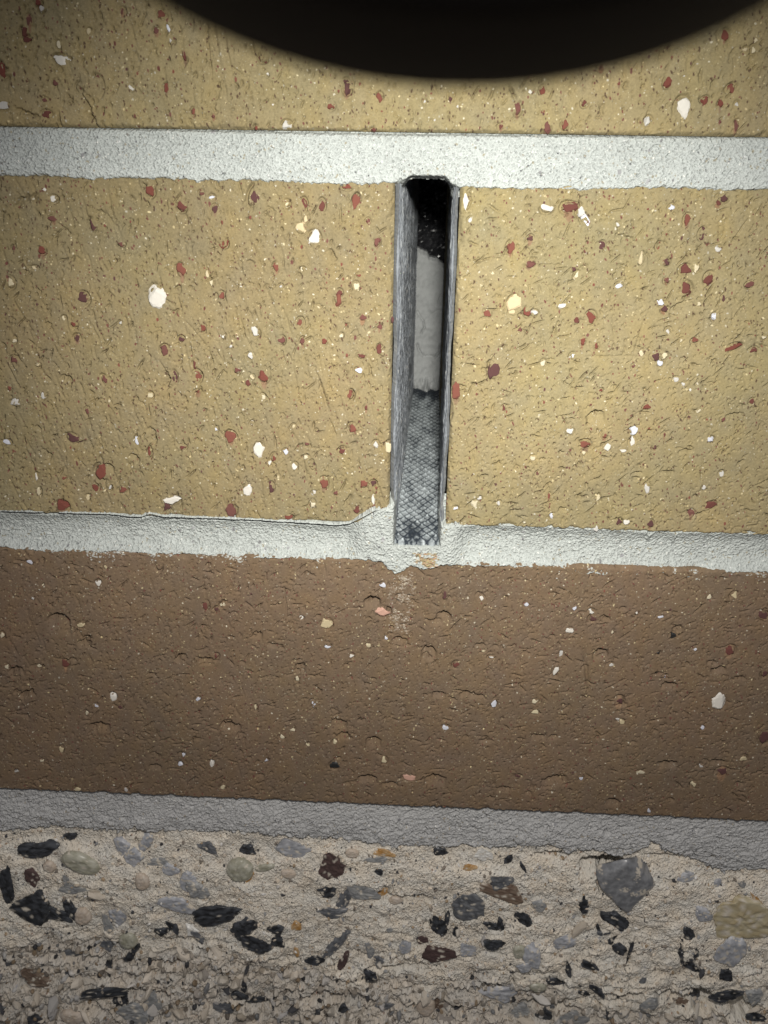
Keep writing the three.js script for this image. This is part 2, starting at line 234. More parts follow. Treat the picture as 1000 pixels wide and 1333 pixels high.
const L_W = [[-82.44,-76.55,0.59,0.73],[-66,-77.23,0.42,0.46],[-68.11,-81.17,0.59,0.65],[-73.06,-91.58,0.77,0.68],[-72.02,-95.82,0.69,0.69],[-68.05,-110.21,0.71,0.94],[-87.17,-109.62,0.45,0.52],[-79.33,-137.03,0.85,0.93],[-82.01,-125.44,0.46,0.78],[-91.71,-103.24,0.71,0.61],[-53.06,-125.78,0.36,0.44],[-93.65,-132.51,0.47,0.34],[-53.91,-128.59,0.46,0.56],[-72.07,-112.8,0.45,0.42],[-74.65,-115.03,0.36,0.85],[-48.6,-109.88,0.44,0.52],[-91.3,-95.04,0.44,0.79],[-84.25,-102.84,0.53,0.51],[-87.21,-129.03,0.56,0.45],[-67.72,-136.65,0.56,0.58],[-83.16,-85.47,0.34,0.38],[-80.56,-82.19,0.34,0.28],[-18.88,-89.22,1.09,1.24],[-22.01,-110.2,0.78,1.24,20],[-41.3,-85.56,0.75,0.57],[-6.95,-79.44,0.57,0.64],[-24.47,-88.11,0.42,0.47],[-13.48,-97.12,0.42,0.49],[-9.85,-94.24,0.42,0.39],[-18.71,-94.99,0.68,0.39],[-29.54,-119.41,0.71,0.54],[-17.4,-120.33,0.44,0.54],[-6.02,-92.34,0.33,0.38],[-25.68,-103.54,0.34,0.61],[-35.35,-111.64,0.35,0.73],[-27.09,-117.37,0.53,0.43],[-46.45,-127.88,0.46,0.78],[-33.46,-126.35,0.45,0.44],[-44.13,-134.74,0.55,0.57],[-6.01,-124.98,0.71,0.87],[-48.42,-109.74,0.44,0.52],[-23.63,-121.49,0.45,0.43],[23.68,-82.68,0.48,0.55],[14.09,-81.76,0.49,0.64],[33.8,-83.4,0.4,0.55],[33.31,-88.93,0.65,0.75],[31.24,-98.95,0.58,1.37],[32.09,-94.82,0.49,0.67],[27.67,-109.99,0.68,0.51],[-2.05,-110.53,0.43,0.41],[18.15,-108.17,0.6,0.92],[15.24,-94.55,0.33,0.39],[39.51,-127.72,0.44,0.44],[27.45,-107.13,0.59,0.51],[7.81,-115.08,0.61,0.52],[16.9,-96.04,0.58,0.39],[67.66,-105.51,1.24,1.9],[42.92,-97.08,0.58,0.58],[66.44,-79.04,0.63,0.81],[61.41,-79.59,0.55,0.54],[75.34,-120.27,0.76,0.85],[46.96,-111.77,0.59,0.62],[46.02,-110.99,0.34,0.51],[64.89,-112.5,0.42,0.41],[54.91,-99.6,0.41,0.59],[65.35,-128.15,0.61,0.76],[56.27,-136.46,0.53,0.9],[37.38,-84.18,0.64,0.65],[52,-84.72,0.56,0.37],[46.92,-84,0.4,0.46],[66.29,-122.87,0.51,0.43],[52.91,-125.29,0.87,0.43],[42.48,-88.84,0.32,0.56],[60.36,-92.38,0.4,0.28]];
const L_O = [[-6.77,-85.91,1.48,1.22],[-0.2,-129.54,1.34,0.89]];
const L_K = [[-17.45,-127.09,1.17,0.99],[55.2,-89.27,0.64,0.66],[52.69,-93.57,0.41,0.38]];
const STONES = {
  black: [[-92.96,-156.75,5.1,2.75,8],[-83.89,-153.1,1.65,0.98,-5],[-101.18,-167.58,2.22,4.96],[-94.1,-172.97,4.87,4.53,-10],[-89.22,-175.62,4.07,2.15,-35],[-84.75,-174.62,1.82,3.74,25],[-77.05,-193.23,0.84,4.01,-10],[-70.3,-187.44,1.03,2.8,-30],[-79.75,-200.7,7.43,1.32,15],[-74.82,-203.28,1.91,3.27],[-97.94,-212.08,2.62,1.38],[-87.71,-195.98,1.27,1.16,20],[-39.56,-154.68,2.48,1.35],[-47.62,-173.66,6.96,3.18,14],[-41.1,-177.18,2.6,4.02,-45],[-37.5,-181.4,3.42,2.45,-35],[-32.16,-180.58,1.4,2.44],[-32.06,-176.14,1.99,1.47,20],[-61.93,-179.41,1.62,1.22,40],[-59.09,-178.26,0.91,2.16,25],[-43.16,-200.66,2.51,1.76,-20],[-41.62,-197.42,0.93,2.02],[-38.16,-202.96,2.72,1.03,10],[-33.88,-202.68,0.52,4.12,-10],[-19.52,-164.6,2.32,1.53,30],[8.22,-152.35,1.67,1.56],[-6.67,-157.87,0.95,0.74,-30],[8.44,-173.96,1.46,2.89,20],[10.48,-172.15,0.58,2.35,-5],[12.94,-175.88,1.07,1.19],[-8.53,-189.89,1.61,2.1],[-22.59,-187.24,2.22,1.67,10],[-22.34,-205.08,0.83,1.78],[-15.45,-201.98,1.24,1.17],[24.71,-153.41,0.92,1.45,-40],[28.33,-155.05,0.46,1.46,25],[29.43,-170.07,2.67,1.29,-42],[43.61,-165.67,1.13,2.02],[43.58,-163.3,0.37,1.5],[22.02,-173.39,2.51,1.18],[23.87,-172.32,0.87,1.82],[22.84,-177.71,2.33,1.46,8],[46.52,-183.14,2.52,1.22,-30],[41.69,-185.19,0.78,2.45,15],[38.78,-189.9,2.17,1.11,-10],[49,-191.02,2.76,1.11,-50],[46.3,-193.48,1.39,0.84,-20],[36.76,-201.89,1.62,2.32],[48.57,-174.45,2.1,0.91,10],[48.22,-172.78,0.57,1.56,20],[51.76,-175.95,0.57,1.58,-30],[52.26,-169.66,3.59,2.05,-38],[53.71,-178.26,2.3,1.19,-40],[56.54,-178.09,0.57,3.44,-5],[51.62,-176.44,0.77,1.32],[69.94,-171.47,1.69,1.67,-30],[68.91,-178.3,0.57,3.96,12],[72.36,-183,2.69,1.08,-35],[72.48,-178.08,0.57,1.58],[80.76,-184.45,1.25,2.43,20],[82.85,-191.09,3.88,1.94,20],[85.76,-195.23,1.37,4.21,15],[76.2,-196.12,1.37,2.54,20],[90.74,-198.75,1.96,1.56,-15]],
  maroon: [[-94.29,-164.33,1.8,2.32],[-18.62,-157.05,2.66,3.33],[8.57,-182.79,3.55,2.99,-15],[4.16,-178.86,1.57,1.34],[-15.47,-186.54,0.8,3.04,-20]],
  olive: [[-80.99,-158.98,4.91,2.77,-25],[-70.95,-182.95,2.25,2.48],[-41.28,-159.51,3.28,3.38],[-35.16,-158.82,2.5,1,18],[28.94,-179.79,1.56,2.14],[34.41,-191.45,2.18,1.4]],
  pale: [[-70.44,-154.92,2.13,2.22],[-67.79,-157.17,2.33,2.49],[-64.42,-152.99,1.63,2.08],[-73.09,-174.91,2.62,2.41],[-58.79,-160.58,2.34,1.51],[-54.07,-162.99,1.96,2.55],[-57.65,-170.85,3.98,2.89],[-28.52,-153.12,4.54,2.43],[0.14,-181.08,1.48,1.76],[40.06,-177.15,2.89,1.98],[32.7,-181.29,2.14,4.03],[29.99,-183.94,1.96,1.49,-20],[25.9,-196.37,4.42,2.85],[16.06,-180.84,2.16,2.15],[67.47,-155.93,2.01,1.09],[75.49,-157.49,1.09,1.09],[73.21,-166.53,2.79,1.77,-42],[80.4,-176.62,2.83,4.19]],
  tan: [[-65.73,-163.66,1.77,2.56],[-82.1,-175.94,2.03,2.69],[-89.05,-160.82,1.58,1.65],[-88.3,-210.07,3.25,2.44],[-29.24,-160.57,1.73,1.38],[-2.69,-166.71,1.54,1.15],[-13.38,-153.22,1.69,1.33],[6.04,-201.07,2.45,3.2]],
  grey: [[-83.99,-167.08,2.8,1.3,-5],[-85.13,-164.77,0.9,1.8],[-75.97,-178.53,1.02,3.25,10],[-71.05,-207.83,3.85,3.02],[-61.44,-158.46,2.92,1.13,12],[-51.88,-165.26,2.55,2.31],[-66.26,-204.3,2.12,2.68],[-11.12,-164.59,3.46,2.29,-10],[-7.7,-154.37,3.2,0.85,10],[-8.62,-182.61,1.39,2.18,15],[-3.67,-175.17,0.78,0.66,-30],[32.72,-165.84,1.51,1.65],[31.26,-202.78,2.64,2.04],[44.53,-202.41,3.02,2.03],[81.36,-157.4,0.91,1.09],[63.19,-194.68,1.97,1.83],[88.93,-190.69,2.13,2.76]],
  slate: [[-78.98,-170.16,0.9,1.18],[-87.92,-190.06,4.7,1.56],[-76.85,-186.33,1.44,1.95],[-48.9,-153.28,2.48,1.71,-35],[-52.53,-181.33,2.23,1.23,-55],[-47.24,-205.69,3.59,1.79,-25],[-15.12,-166.24,1.26,3.33,-25],[-18.78,-170.75,3.13,1.56,10],[-6.42,-185.72,1.5,1.79],[-17.44,-181.91,1.2,4.62,-35],[-4.59,-200.99,2.05,1.02],[15.03,-167.1,3.63,3.32,-35],[22.91,-159.03,2.44,1.98],[38.98,-199.91,0.7,2.3],[60.69,-187.99,0.97,0.82]],
  brown: [[-97.07,-197.1,3.19,2.62],[-58.16,-189.22,1.44,1.27,-30],[9.45,-201.36,1.63,2.91],[24.59,-162.52,5.09,2.51,-12],[71.57,-196.43,1.57,1.41]],
  amber: [[-39.01,-161.5,0.87,1.77,-25],[-27.36,-175.62,1.58,1.33,-40],[-27.5,-184.28,0.8,1.37],[-5.77,-164.99,0.96,2.29,-30],[-5.48,-152.4,2.24,0.97],[15.28,-155.67,1.49,0.98],[85.75,-162.49,0.83,4.22,30]],
  white: [[-54.42,-179.7,1.61,1.76,20],[-39.92,-147.77,0.85,0.95],[-27.47,-147.31,0.65,1.19],[18.68,-152.25,1.85,1.56]],
  flint: [[55.65,-158.44,7.01,7.36,38]],
  yellow: [[82.72,-168.09,6.31,5.33,-20]]
};
const C1T = [[-75.4,8.8],[-41.3,8.5],[-7.8,8.3],[25.1,8.5],[57.6,8.7]];
const C1B = [[-76.7,0.4],[-72.5,0.2],[-68.3,0.6],[-61.4,0.1],[-48.8,0.5],[-42.0,0.1],[-30.9,0.3],[-18.6,-0.1],[-11.8,0.0],[-7.0,0.3],[-5.0,0.6],[3.1,0.7],[5.8,-0.2],[11.2,-0.4],[19.3,-0.4],[27.4,-0.4],[39.3,0.2],[45.9,0.1],[52.6,-0.1],[59.1,0.3]];
const C2T = [[-87.0,-64.8],[-62.7,-64.7],[-60.3,-65.1],[-57.1,-65.0],[-55.4,-64.3],[-52.2,-64.9],[-38.6,-64.9],[-22.7,-65.3],[-16.3,-65.6],[-13.8,-65.0],[-10.8,-63.0],[-8.8,-61.7],[-6.9,-62.2],[-5.6,-61.1],[-4.4,-61.1],[5.0,-64.9],[6.4,-65.3],[7.7,-65.1],[8.6,-65.8],[16.8,-65.5],[24.6,-65.6],[40.2,-65.7],[47.2,-66.0],[48.5,-64.8],[50.5,-64.2],[52.9,-65.8],[63.3,-65.6],[71.0,-65.7]];
const C2B = [[-88.4,-73.3],[-85.2,-73.9],[-78.6,-74.2],[-63.6,-73.7],[-47.2,-73.7],[-34.2,-74.1],[-18.0,-73.9],[-9.9,-73.4],[-7.2,-73.9],[-5.9,-75.4],[-4.4,-76.6],[-2.8,-75.5],[-1.1,-74.7],[0.1,-74.8],[1.7,-75.5],[3.0,-74.9],[5.3,-74.3],[6.9,-74.1],[9.3,-74.2],[17.3,-74.2],[23.7,-74.3],[28.4,-73.8],[34.4,-75.2],[41.2,-75.1],[52.2,-74.4],[55.4,-75.0],[57.1,-75.8],[58.9,-75.4],[61.6,-74.2],[66.2,-74.0],[72.4,-73.6]];
const C3T = [[-98.9,-139.4],[-51.8,-137.9],[-37.0,-138.0],[-5.8,-137.7],[23.2,-138.0],[48.5,-138.5],[84.2,-138.8]];
const C3B = [[-100.7,-151.2],[-88.9,-149.6],[-79.4,-149.8],[-71.7,-149.8],[-66.8,-148.3],[-62.2,-149.8],[-56.4,-148.7],[-39.4,-148.3],[-24.4,-149.8],[-18.8,-149.2],[-11.3,-150.0],[-1.9,-150.5],[12.9,-150.1],[27.7,-149.5],[34.0,-147.9],[38.8,-150.5],[44.2,-149.3],[48.0,-150.2],[50.3,-151.3],[55.2,-149.6],[58.5,-146.8],[62.4,-148.7],[67.1,-150.1],[73.0,-152.9],[76.9,-154.3],[81.3,-153.1],[86.6,-152.3]];

// ---------------------------------------------------------------- the brick wall
const wall = thing('brick_wall', 'brown and buff brick wall with pale grey mortar joints and a narrow upright slot', 'brick wall', [0, -150, 0]);
const RED = [[.155, .046, .032], [.12, .040, .031], [.17, .058, .040], [.085, .036, .034], [.135, .054, .044]];
const PALE = [[.54, .48, .35], [.60, .57, .52], [.49, .41, .26], [.48, .46, .43], [.53, .46, .31]];
const chipMat = (c, rough) => new THREE.MeshStandardMaterial({ color: new THREE.Color().setRGB(...c), roughness: rough });
const redMats = RED.map((c) => chipMat(c, .97)), paleMats = PALE.map((c) => chipMat(c, .6));
const lilacMat = chipMat([.55, .56, .62], .45), creamMat = chipMat([.52, .42, .26], .8), pinkMat = chipMat([.50, .30, .23], .7), coalMat = chipMat([.02, .02, .02], .5);

function brickFace(x0, y0, w, h, seed, o) {
  const F = new Face(x0, y0, w, h, 9), r = mulberry(seed), q = seed * 13.7, B = o.color;
  F.each((x, y, k) => {
    const big = N((x + q) / 31, y / 23), mid = N2((x + q) / 6, y / 6), sm = N3((x + q) / 1.3, y / 1.3), gr = N((x + q) / .42, y / .42), g2 = N2((x - q) / .21, y / .21), dust = N3((x + q) / 2.6, y / 4.5);
    F.z[k] = .18 * big + .05 * mid + .012 * sm + .010 * gr;
    F.fine[k] = .012 * gr + .016 * g2;
    const v = 1 + .09 * big + .06 * mid + .08 * sm + .12 * gr + .16 * g2, t = .06 * mid + .08 * dust;
    F.c[k * 3] = B[0] * v * (1 + t * .3 + .03 * N3((x + q) / 17, y / 19)); F.c[k * 3 + 1] = B[1] * v; F.c[k * 3 + 2] = B[2] * v * (1 - t);
  });
  const spot = () => [x0 + r() * w, y0 + r() * h], area = w * h;
  // flakes torn out by the wire, small sharp pits, the ticks that it dragged through the skin, pin holes, hairline cracks
  for (let i = 0; i < area * o.flakes; i++) { const [x, y] = spot(), s = .5 + 1.3 * r() * r(); F.tear(x, y, o.turn + (r() - .5) * o.spread, s, s * (.8 + .8 * r()), .45 + .6 * r()); }
  for (let i = 0; i < area * o.pits; i++) { const [x, y] = spot(), s = .18 + .5 * r() * r() * r(); F.tear(x, y, o.turn + (r() - .5) * o.spread * 1.6, s, .2 + .5 * s * r(), .4 + .7 * r()); }
  for (let i = 0; i < area * o.ticks; i++) { const [x, y] = spot(), k = r() * r(); F.scratch(x, y, o.drag + (r() - .5) * o.stray, .18 + .8 * k, .10 + .07 * r(), .35 + .6 * r()); }
  for (let i = 0; i < area * o.pins; i++) { const [x, y] = spot(), s = .12 + .12 * r(); F.tear(x, y, o.turn + (r() - .5) * 3, s, s * 1.3, .3 + .4 * r()); F.tear(x, y, o.turn, s, s, .06, F.fine); }
  for (let i = 0; i < area * o.scratches; i++) { const [x, y] = spot(); F.scratch(x, y, o.drag + (r() - .5) * .35, 1 + 3.4 * r() * r(), .12 + .25 * r(), .08 + .2 * r()); }
  for (let i = 0; i < area * o.cracks; i++) { const [x, y] = spot(); F.scratch(x, y, o.turn + Math.PI / 2 + (r() - .5) * 1.7, .5 + 1.1 * r(), .11 + .06 * r(), .7 + .5 * r()); }
  // grains of pale and red grit in the clay
  for (let i = 0; i < area * o.grit; i++) { const [x, y] = spot(), s = .055 + .10 * r() * r() * r(), c = PALE[Math.floor(r() * 5)], d = .5 + .4 * r(); F.dot(x, y, s, s * (.8 + .9 * r()), [c[0] * d, c[1] * d * .97, c[2] * d * .82], .03); }
  for (let i = 0; i < area * o.grit * .16; i++) { const [x, y] = spot(), s = .09 + .12 * r() * r(), c = PALE[Math.floor(r() * 5)], d = .8 + .35 * r(); F.dot(x, y, s, s * (.7 + r()), [c[0] * d, c[1] * d * .97, c[2] * d * .85], .04, r() * 3); }
  for (let i = 0; i < area * o.redGrit; i++) { const [x, y] = spot(), s = .1 + .2 * r() * r(); F.dot(x, y, s, s * (1 + r()), RED[Math.floor(r() * 5)], 0); }
  for (let i = 0; i < area * o.darkGrit; i++) { const [x, y] = spot(), s = .06 + .11 * r(), k = r(); F.dot(x, y, s, s * (1 + 2.2 * r() * r()), k < .75 ? [.085, .052, .03] : [.13, .045, .035], 0, o.drag - 1.57 + (r() - .5)); }
  for (const [x, y, a, L, wd, d] of o.tears ?? []) F.tear(x, y, rad(a), L * .75, wd * .85, d * 1.6);
  for (const [x, y, a, L, wd, d] of o.lines ?? []) F.scratch(x, y, rad(a), L, wd, d);
  return F;
}
// a chip is a small stone set in the clay; the clay has shrunk from it and leaves a crack round part of its edge
function socket(F, [x, y, rx, ry, turn = 0], r, deep) {
  const ca = Math.cos(rad(turn)), sa = Math.sin(rad(turn)), a0 = r() * 6.28, m = Math.max(rx, ry);
  F.near(x, y, m + .6, (dx, dy, k) => {
    const u = (dx * ca + dy * sa) / (rx + .12), v = (-dx * sa + dy * ca) / (ry + .12), d = Math.sqrt(u * u + v * v);
    if (d < 1.3 && d > .6) { const w = clamp(.55 + .9 * Math.cos(Math.atan2(v, u) - a0) + .5 * N(x + dx * 2, y + dy * 2)); F.z[k] -= deep * w * (1 - Math.abs(d - 1.0) / .3 > 0 ? 1 - Math.abs(d - 1.0) / .3 : 0); }
  });
}
const brickMeshes = [];
function brick(F, o, chips) {
  const r = mulberry(o.seed), all = [];
  for (const [kind, list] of Object.entries(chips)) for (const c of list) { all.push([kind, c]); if (kind === 'red' && r() < .4) F.dot(c[0] + .1 * (r() - .5), c[1] - c[3] * .5, c[2] * (.5 + .4 * r()), c[3] * (1.2 + .8 * r()), RED[Math.floor(r() * 5)].map((v, i) => lerp(v, [.30, .22, .12][i], .55)), 0); if (Math.max(c[2], c[3]) > .35) socket(F, c, r, .5 + .6 * r()); }
  const mat = F.material(.92, .3), x1 = F.x0 + F.w, y1 = F.y0 + F.h;
  const edge = (x, y) => {                        // worn, chipped arrises
    const e = Math.min(x - F.x0, x1 - x, y - F.y0, y1 - y), w = .6 + .45 * N(x / 2.6 + o.seed, y / 2.6) + .35 * N2(x / .9, y / .9) + 2.6 * Math.max(0, N3(x / 4.2, y / 4.2 + o.seed) - .3);
    return e < w ? -.95 * Math.pow(1 - e / w, 1.6) : 0;
  };
  const g = sheet(o.xs, o.ys, (x, y, q) => { q[0] = x; q[1] = y; q[2] = F.at(x, y) + edge(x, y); }, { uv: F.uv, rim: [0, 0, -102] });
  const b = part('brick', g, mat, wall);
  const grains = [];
  for (const [kind, c] of all) {
    const [x, y, rx, ry, turn = 0] = c, big = Math.max(rx, ry) > .36, z = F.at(x, y);
    const k = (kind === 'red' ? (o.seed === 104 ? .72 : .8) : .84) * (.85 + .25 * r()), sx = rx * k, sy = ry * k;
    const pick = (m) => m[Math.floor(r() * m.length)];
    const m = kind === 'red' ? (o.seed === 104 ? redMats[r() < .5 ? 1 : 3] : pick(redMats)) : kind === 'cream' ? creamMat : kind === 'pink' ? pinkMat : kind === 'coal' ? coalMat : Math.max(rx, ry) > 1.25 ? paleMats[1] : r() < .22 && big ? lilacMat : pick(paleMats);
    const s = Math.min(sx, sy), jag = kind === 'red' ? .42 : .3;
    const geo = stone(x, y, z - .16 - s * .12, sx * 1.12, sy * 1.12, s * .5 + .2, rad(turn), r, { jag: jag * .5, fray: .08, top: 1.2, flat: true, detail: big ? 3 : 1, freq: 1.5, planes: 4 + Math.floor(r() * 3), edge: 26 });
    if (big) part(kind === 'red' ? 'red_chip' : kind === 'cream' ? 'cream_chip' : kind === 'pink' ? 'pink_pebble' : kind === 'coal' ? 'black_chip' : 'pale_chip', geo, m, b, [0, 0, 0]).position.set(0, 150 * MM, 0);
    else {
      const n = geo.attributes.position.count, a = new Float32Array(n * 3);
      for (let i = 0; i < n; i++) a.set([m.color.r, m.color.g, m.color.b], i * 3);
      geo.setAttribute('color', new THREE.BufferAttribute(a, 3)); grains.push(geo);
    }
  }
  if (grains.length) { const gm = part('fine_grit', mergeGeometries(grains), gritMat, b, [0, 0, 0]); gm.position.set(0, 150 * MM, 0); gm.userData.kind = 'stuff'; }
  brickMeshes.push(b); return b;
}
const gritMat = new THREE.MeshStandardMaterial({ vertexColors: true, roughness: .75 });
const BUFF = [.256, .208, .110], BROWN = [.158, .108, .067];
const buff = { color: BUFF, flakes: .006, pits: .06, ticks: .26, stray: 1.3, pins: .5, scratches: .10, cracks: .015, grit: 1.0, redGrit: .035, darkGrit: .42, turn: -.35, spread: 2.6, drag: rad(105) };
const topFace = brickFace(-107.5, 8.6, 215, 65, 11, { ...buff, color: [.256, .205, .108], drag: rad(94), turn: .1,
  lines: [[-36.5, 24, 97, 6.5, .35, .45], [-34.5, 21, 99, 5, .3, .4], [-37.6, 20, 94, 5, .2, .4], [21, 20.5, 90, 2.4, .16, .5], [16.8, 21.5, 92, 1.8, .14, .45], [-2, 19, 91, 2.6, .14, .4]],
  tears: [[-59, 11.5, 200, 5, 1.6, .7], [-70, 11, 250, 3, 1.2, .8], [-40, 24.5, 180, 1.4, .8, .6]] });
const leftFace = brickFace(-220.8, -65.4, 215, 66.2, 23, { ...buff, color: [.226, .179, .095], turn: -.5,
  lines: [[-18.9, -38.5, 106, 4.2, .42, .6], [-17.2, -45, 112, 2, .14, .6], [-49.7, -34.5, 115, 2.7, .22, .55], [-39, -31, 115, 2, .2, .5], [-48.3, -21, 150, 2, .15, .6], [-43.5, -26.5, 130, 3, .14, .5], [-66, -8.5, 140, 2.2, .2, .4], [-57.5, -6.5, 120, 2, .2, .5], [-80, -36, 110, 3, .25, .5]],
  tears: [[-73.5, -3.2, -60, 2.4, 3, .7], [-59, -5.2, 250, 1.2, 1.4, .5], [-15, -34.2, 10, 2.6, 1.6, .45], [-49, -36.5, 170, 2.6, 2, .7], [-44, -38.5, -40, 1.7, 1.8, .6], [-63, -54, -100, 1.8, 3, .6], [-52.6, -47.4, 200, 2.5, 2.2, .7], [-69, -36, 240, 1.8, 2, .7], [-75, -52, 210, 2, 1.6, .6], [-46.5, -32.5, 150, 1.2, 2.2, .5], [-16.6, -12, 200, 1.6, 1.4, .7], [-57, -52, 230, 1.6, 2.2, .6]] });
const rightFace = brickFace(5.8, -65.4, 215, 66.2, 31, { ...buff, turn: -1.2, spread: 1.6, scratches: .07, cracks: .05, pits: .10, ticks: .22, stray: 1.8,
  lines: [[45, -1.5, 130, 2, .14, .5], [55.5, -6.5, 60, 2.6, .14, .5], [22, -13.2, 0, 3, .12, .5], [40, -26.5, 80, 5, .25, .25], [36, -29.5, 2, 6, .12, .4], [47, -8, 85, 4.5, .4, .2]],
  tears: [[33.4, -40.2, -75, 2.4, 4.2, .9], [13, -54, -80, 1.1, .8, .8], [20, -61.3, -80, 1.4, .9, .7], [10.5, -60, -60, 1.5, .8, .7], [46.5, -19.5, -60, 3, 2.6, .5], [36, -8, -110, 3, 2, .45], [56.6, -60.7, -60, 1.3, .8, .8], [49, -52, -90, 2, 1, .6], [52, -47.5, -80, 2, 1, .6], [43, -52.5, -80, 1.5, .9, .6], [33, -58, -70, 1.4, .8, .7], [12, -32.5, -100, 1, .7, .6], [60, -40, -80, 2.2, 1.1, .6]] });
const lowFace = brickFace(-107.5, -138.3, 215, 65, 47, { ...buff, color: BROWN, turn: -Math.PI / 2, spread: 1.1, flakes: .010, pits: .14, ticks: .10, stray: 2.2, pins: .45, scratches: .03, cracks: .04, grit: .8, redGrit: .015, darkGrit: .5,
  lines: [[-27.7, -84.5, 92, 4.6, .12, .6], [38, -99, 102, 7, .5, .6], [-12.4, -85, 0, 2, .12, .5]],
  tears: [[-78, -89, -90, 3.4, 6.5, 1.3], [-73, -95.5, -80, 2, 2.6, .8], [-34.2, -92, -90, 1.6, 3, .7], [-30.8, -94.6, -100, 1.6, 1.6, .6], [-25, -100, -90, 1.5, 2.6, .9], [-9.1, -82.3, -90, 2.4, 4, 1.5], [-15.4, -117.8, -90, 2, 2.5, 1.0], [-72, -117.5, -90, 3.2, 3.4, 1.2], [-41.5, -116, -90, 3.4, 4, 1.1], [3.4, -94.2, -90, 2.2, 4.6, 1.0], [6.5, -85.3, -100, 2.2, 4.4, .9], [6, -105.5, -90, 2, 2.2, .9], [12.2, -105.3, -90, 2.3, 2, .9], [40.5, -93.2, -90, 2.2, 4, 1.0], [14.5, -92.8, -90, 1.6, 1.2, .8], [56, -86.8, -90, 1.5, 2.6, .9], [56.2, -100.9, -90, 2.2, 2, 1.4], [58.6, -121.8, -90, 3, 2.6, 1.3], [-16.4, -114, -90, 2.6, 4.5, .8], [-8.5, -118.6, -90, 2.4, 4, .9], [6, -128.5, -90, 3.4, 4.6, 1.1], [33, -127.5, -70, 4.2, 4.5, 1.1], [-9.8, -129.6, -90, 3, 2.6, 1.5], [-4.6, -131.2, -90, 2.6, 1.4, 1.1], [48, -133.4, -110, 2.2, 3, 1.1], [22, -131, -90, 2.2, 2, .9], [-90, -103.4, -70, 2.4, 3, 1.2], [-88.5, -109.8, -60, 2.6, 2.4, 1.2], [-46, -99, -90, 2.2, 2, 1.1], [-52, -98.6, -60, 2, 2.4, 1.0], [-3, -92, -90, 2.4, 3.5, .7], [-60, -129, -90, 2, 2, .9], [29, -116, -90, 2.4, 2.2, .8], [17, -118, -90, 2, 1.6, .7], [66, -96.6, -80, 2.2, 2, 1.0], [70, -121, -90, 2.6, 2, .9]] });
// white bloom below the slot
{ const r = mulberry(5); for (let i = 0; i < 1500; i++) { const t = r(), x = -2.6 + (r() + r() - 1) * 3.2 - t * .6, y = -76 - t * 15, s = .04 + .08 * r() * r(); if (N(x / 1.6, y / 2.2) + .5 * N2(x / .6, y / .5) > .0) lowFace.dot(x, y, s * (1 + 1.5 * r()), s, [.40, .35, .29], .008); } }
// crumbs of mortar left on the lower brick along its upper edge
{ const r = mulberry(15); for (let i = 0; i < 2600; i++) { const x = -105 + r() * 195, t = r() * r(), y = -73.6 - t * 3.2, s = .07 + .17 * r() * r(); if (N(x / 4, 7.5) + .6 * N2(x / 1.2, y / .9) > .28 + t * .6) lowFace.dot(x, y, s * 1.5, s, [.43, .44, .42], .06); } }
const V = (a, s, b, ...more) => steps(a, s, b, ...more);
brick(topFace, { seed: 101, xs: V(-107.5, 1.2, -79, .18, 64, 1.2, 107.5), ys: V(8.6, .17, 32, 1.2, 73.6) }, { red: T_R, pale: T_W });
brick(leftFace, { seed: 102, xs: V(-220.8, 1.5, -93, .17, -5.8), ys: V(-65.4, .17, .8) }, { red: ML_R, pale: ML_W, cream: ML_O });
brick(rightFace, { seed: 103, xs: V(5.8, .17, 75, 1.5, 220.8), ys: V(-65.4, .17, .8) }, { red: MR_R, pale: MR_W, cream: MR_O });
brick(lowFace, { seed: 104, xs: V(-107.5, .2, 91, 1.2, 107.5), ys: V(-138.3, .2, -73.3) }, { red: L_R, pale: L_W, pink: L_O, coal: L_K });
// the bricks that go on past the frame: plain, and with the faces of the four above
const gapMat = new THREE.MeshStandardMaterial({ color: new THREE.Color().setRGB(.42, .42, .40), roughness: .95 });
const spare = [topFace, leftFace, rightFace].map((F, i) => [F, brickMeshes[i].material]);
{
  let n = 0;
  const put = (x0, y0, h) => {
    const [F, mat] = spare[n++ % 3];
    const g = sheet(steps(0, 2.5, 215), steps(0, 2.5, h), (x, y, q) => { q[0] = x0 + x; q[1] = y0 + y; q[2] = F.at(F.x0 + x, F.y0 + y) - (Math.min(x, 215 - x, y, h - y) < .5 ? .5 : 0); }, { uv: (x, y) => [x / 215, y / h], rim: [0, 0, -102] });
    part('brick', g, mat, wall);
  };
  for (let c = 0; c < 6; c++) {
    const y0 = c === 0 ? -138.3 : c === 1 ? -65.4 : 8.6 + (c - 2) * 74.2;
    for (let k = -2; k <= 2; k++) {
      const x0 = c % 2 === 0 ? -107.5 + k * 226.6 : k < 0 ? -220.8 + (k + 1) * 226.6 : 5.8 + k * 226.6;
      if (c < 2 ? (c === 0 ? k === 0 : k === -1 || k === 0) : c === 2 && k === 0) continue;
      if (c % 2 && k === -2 && x0 < -700) continue;
      put(x0, y0, 65);
    }
  }
}

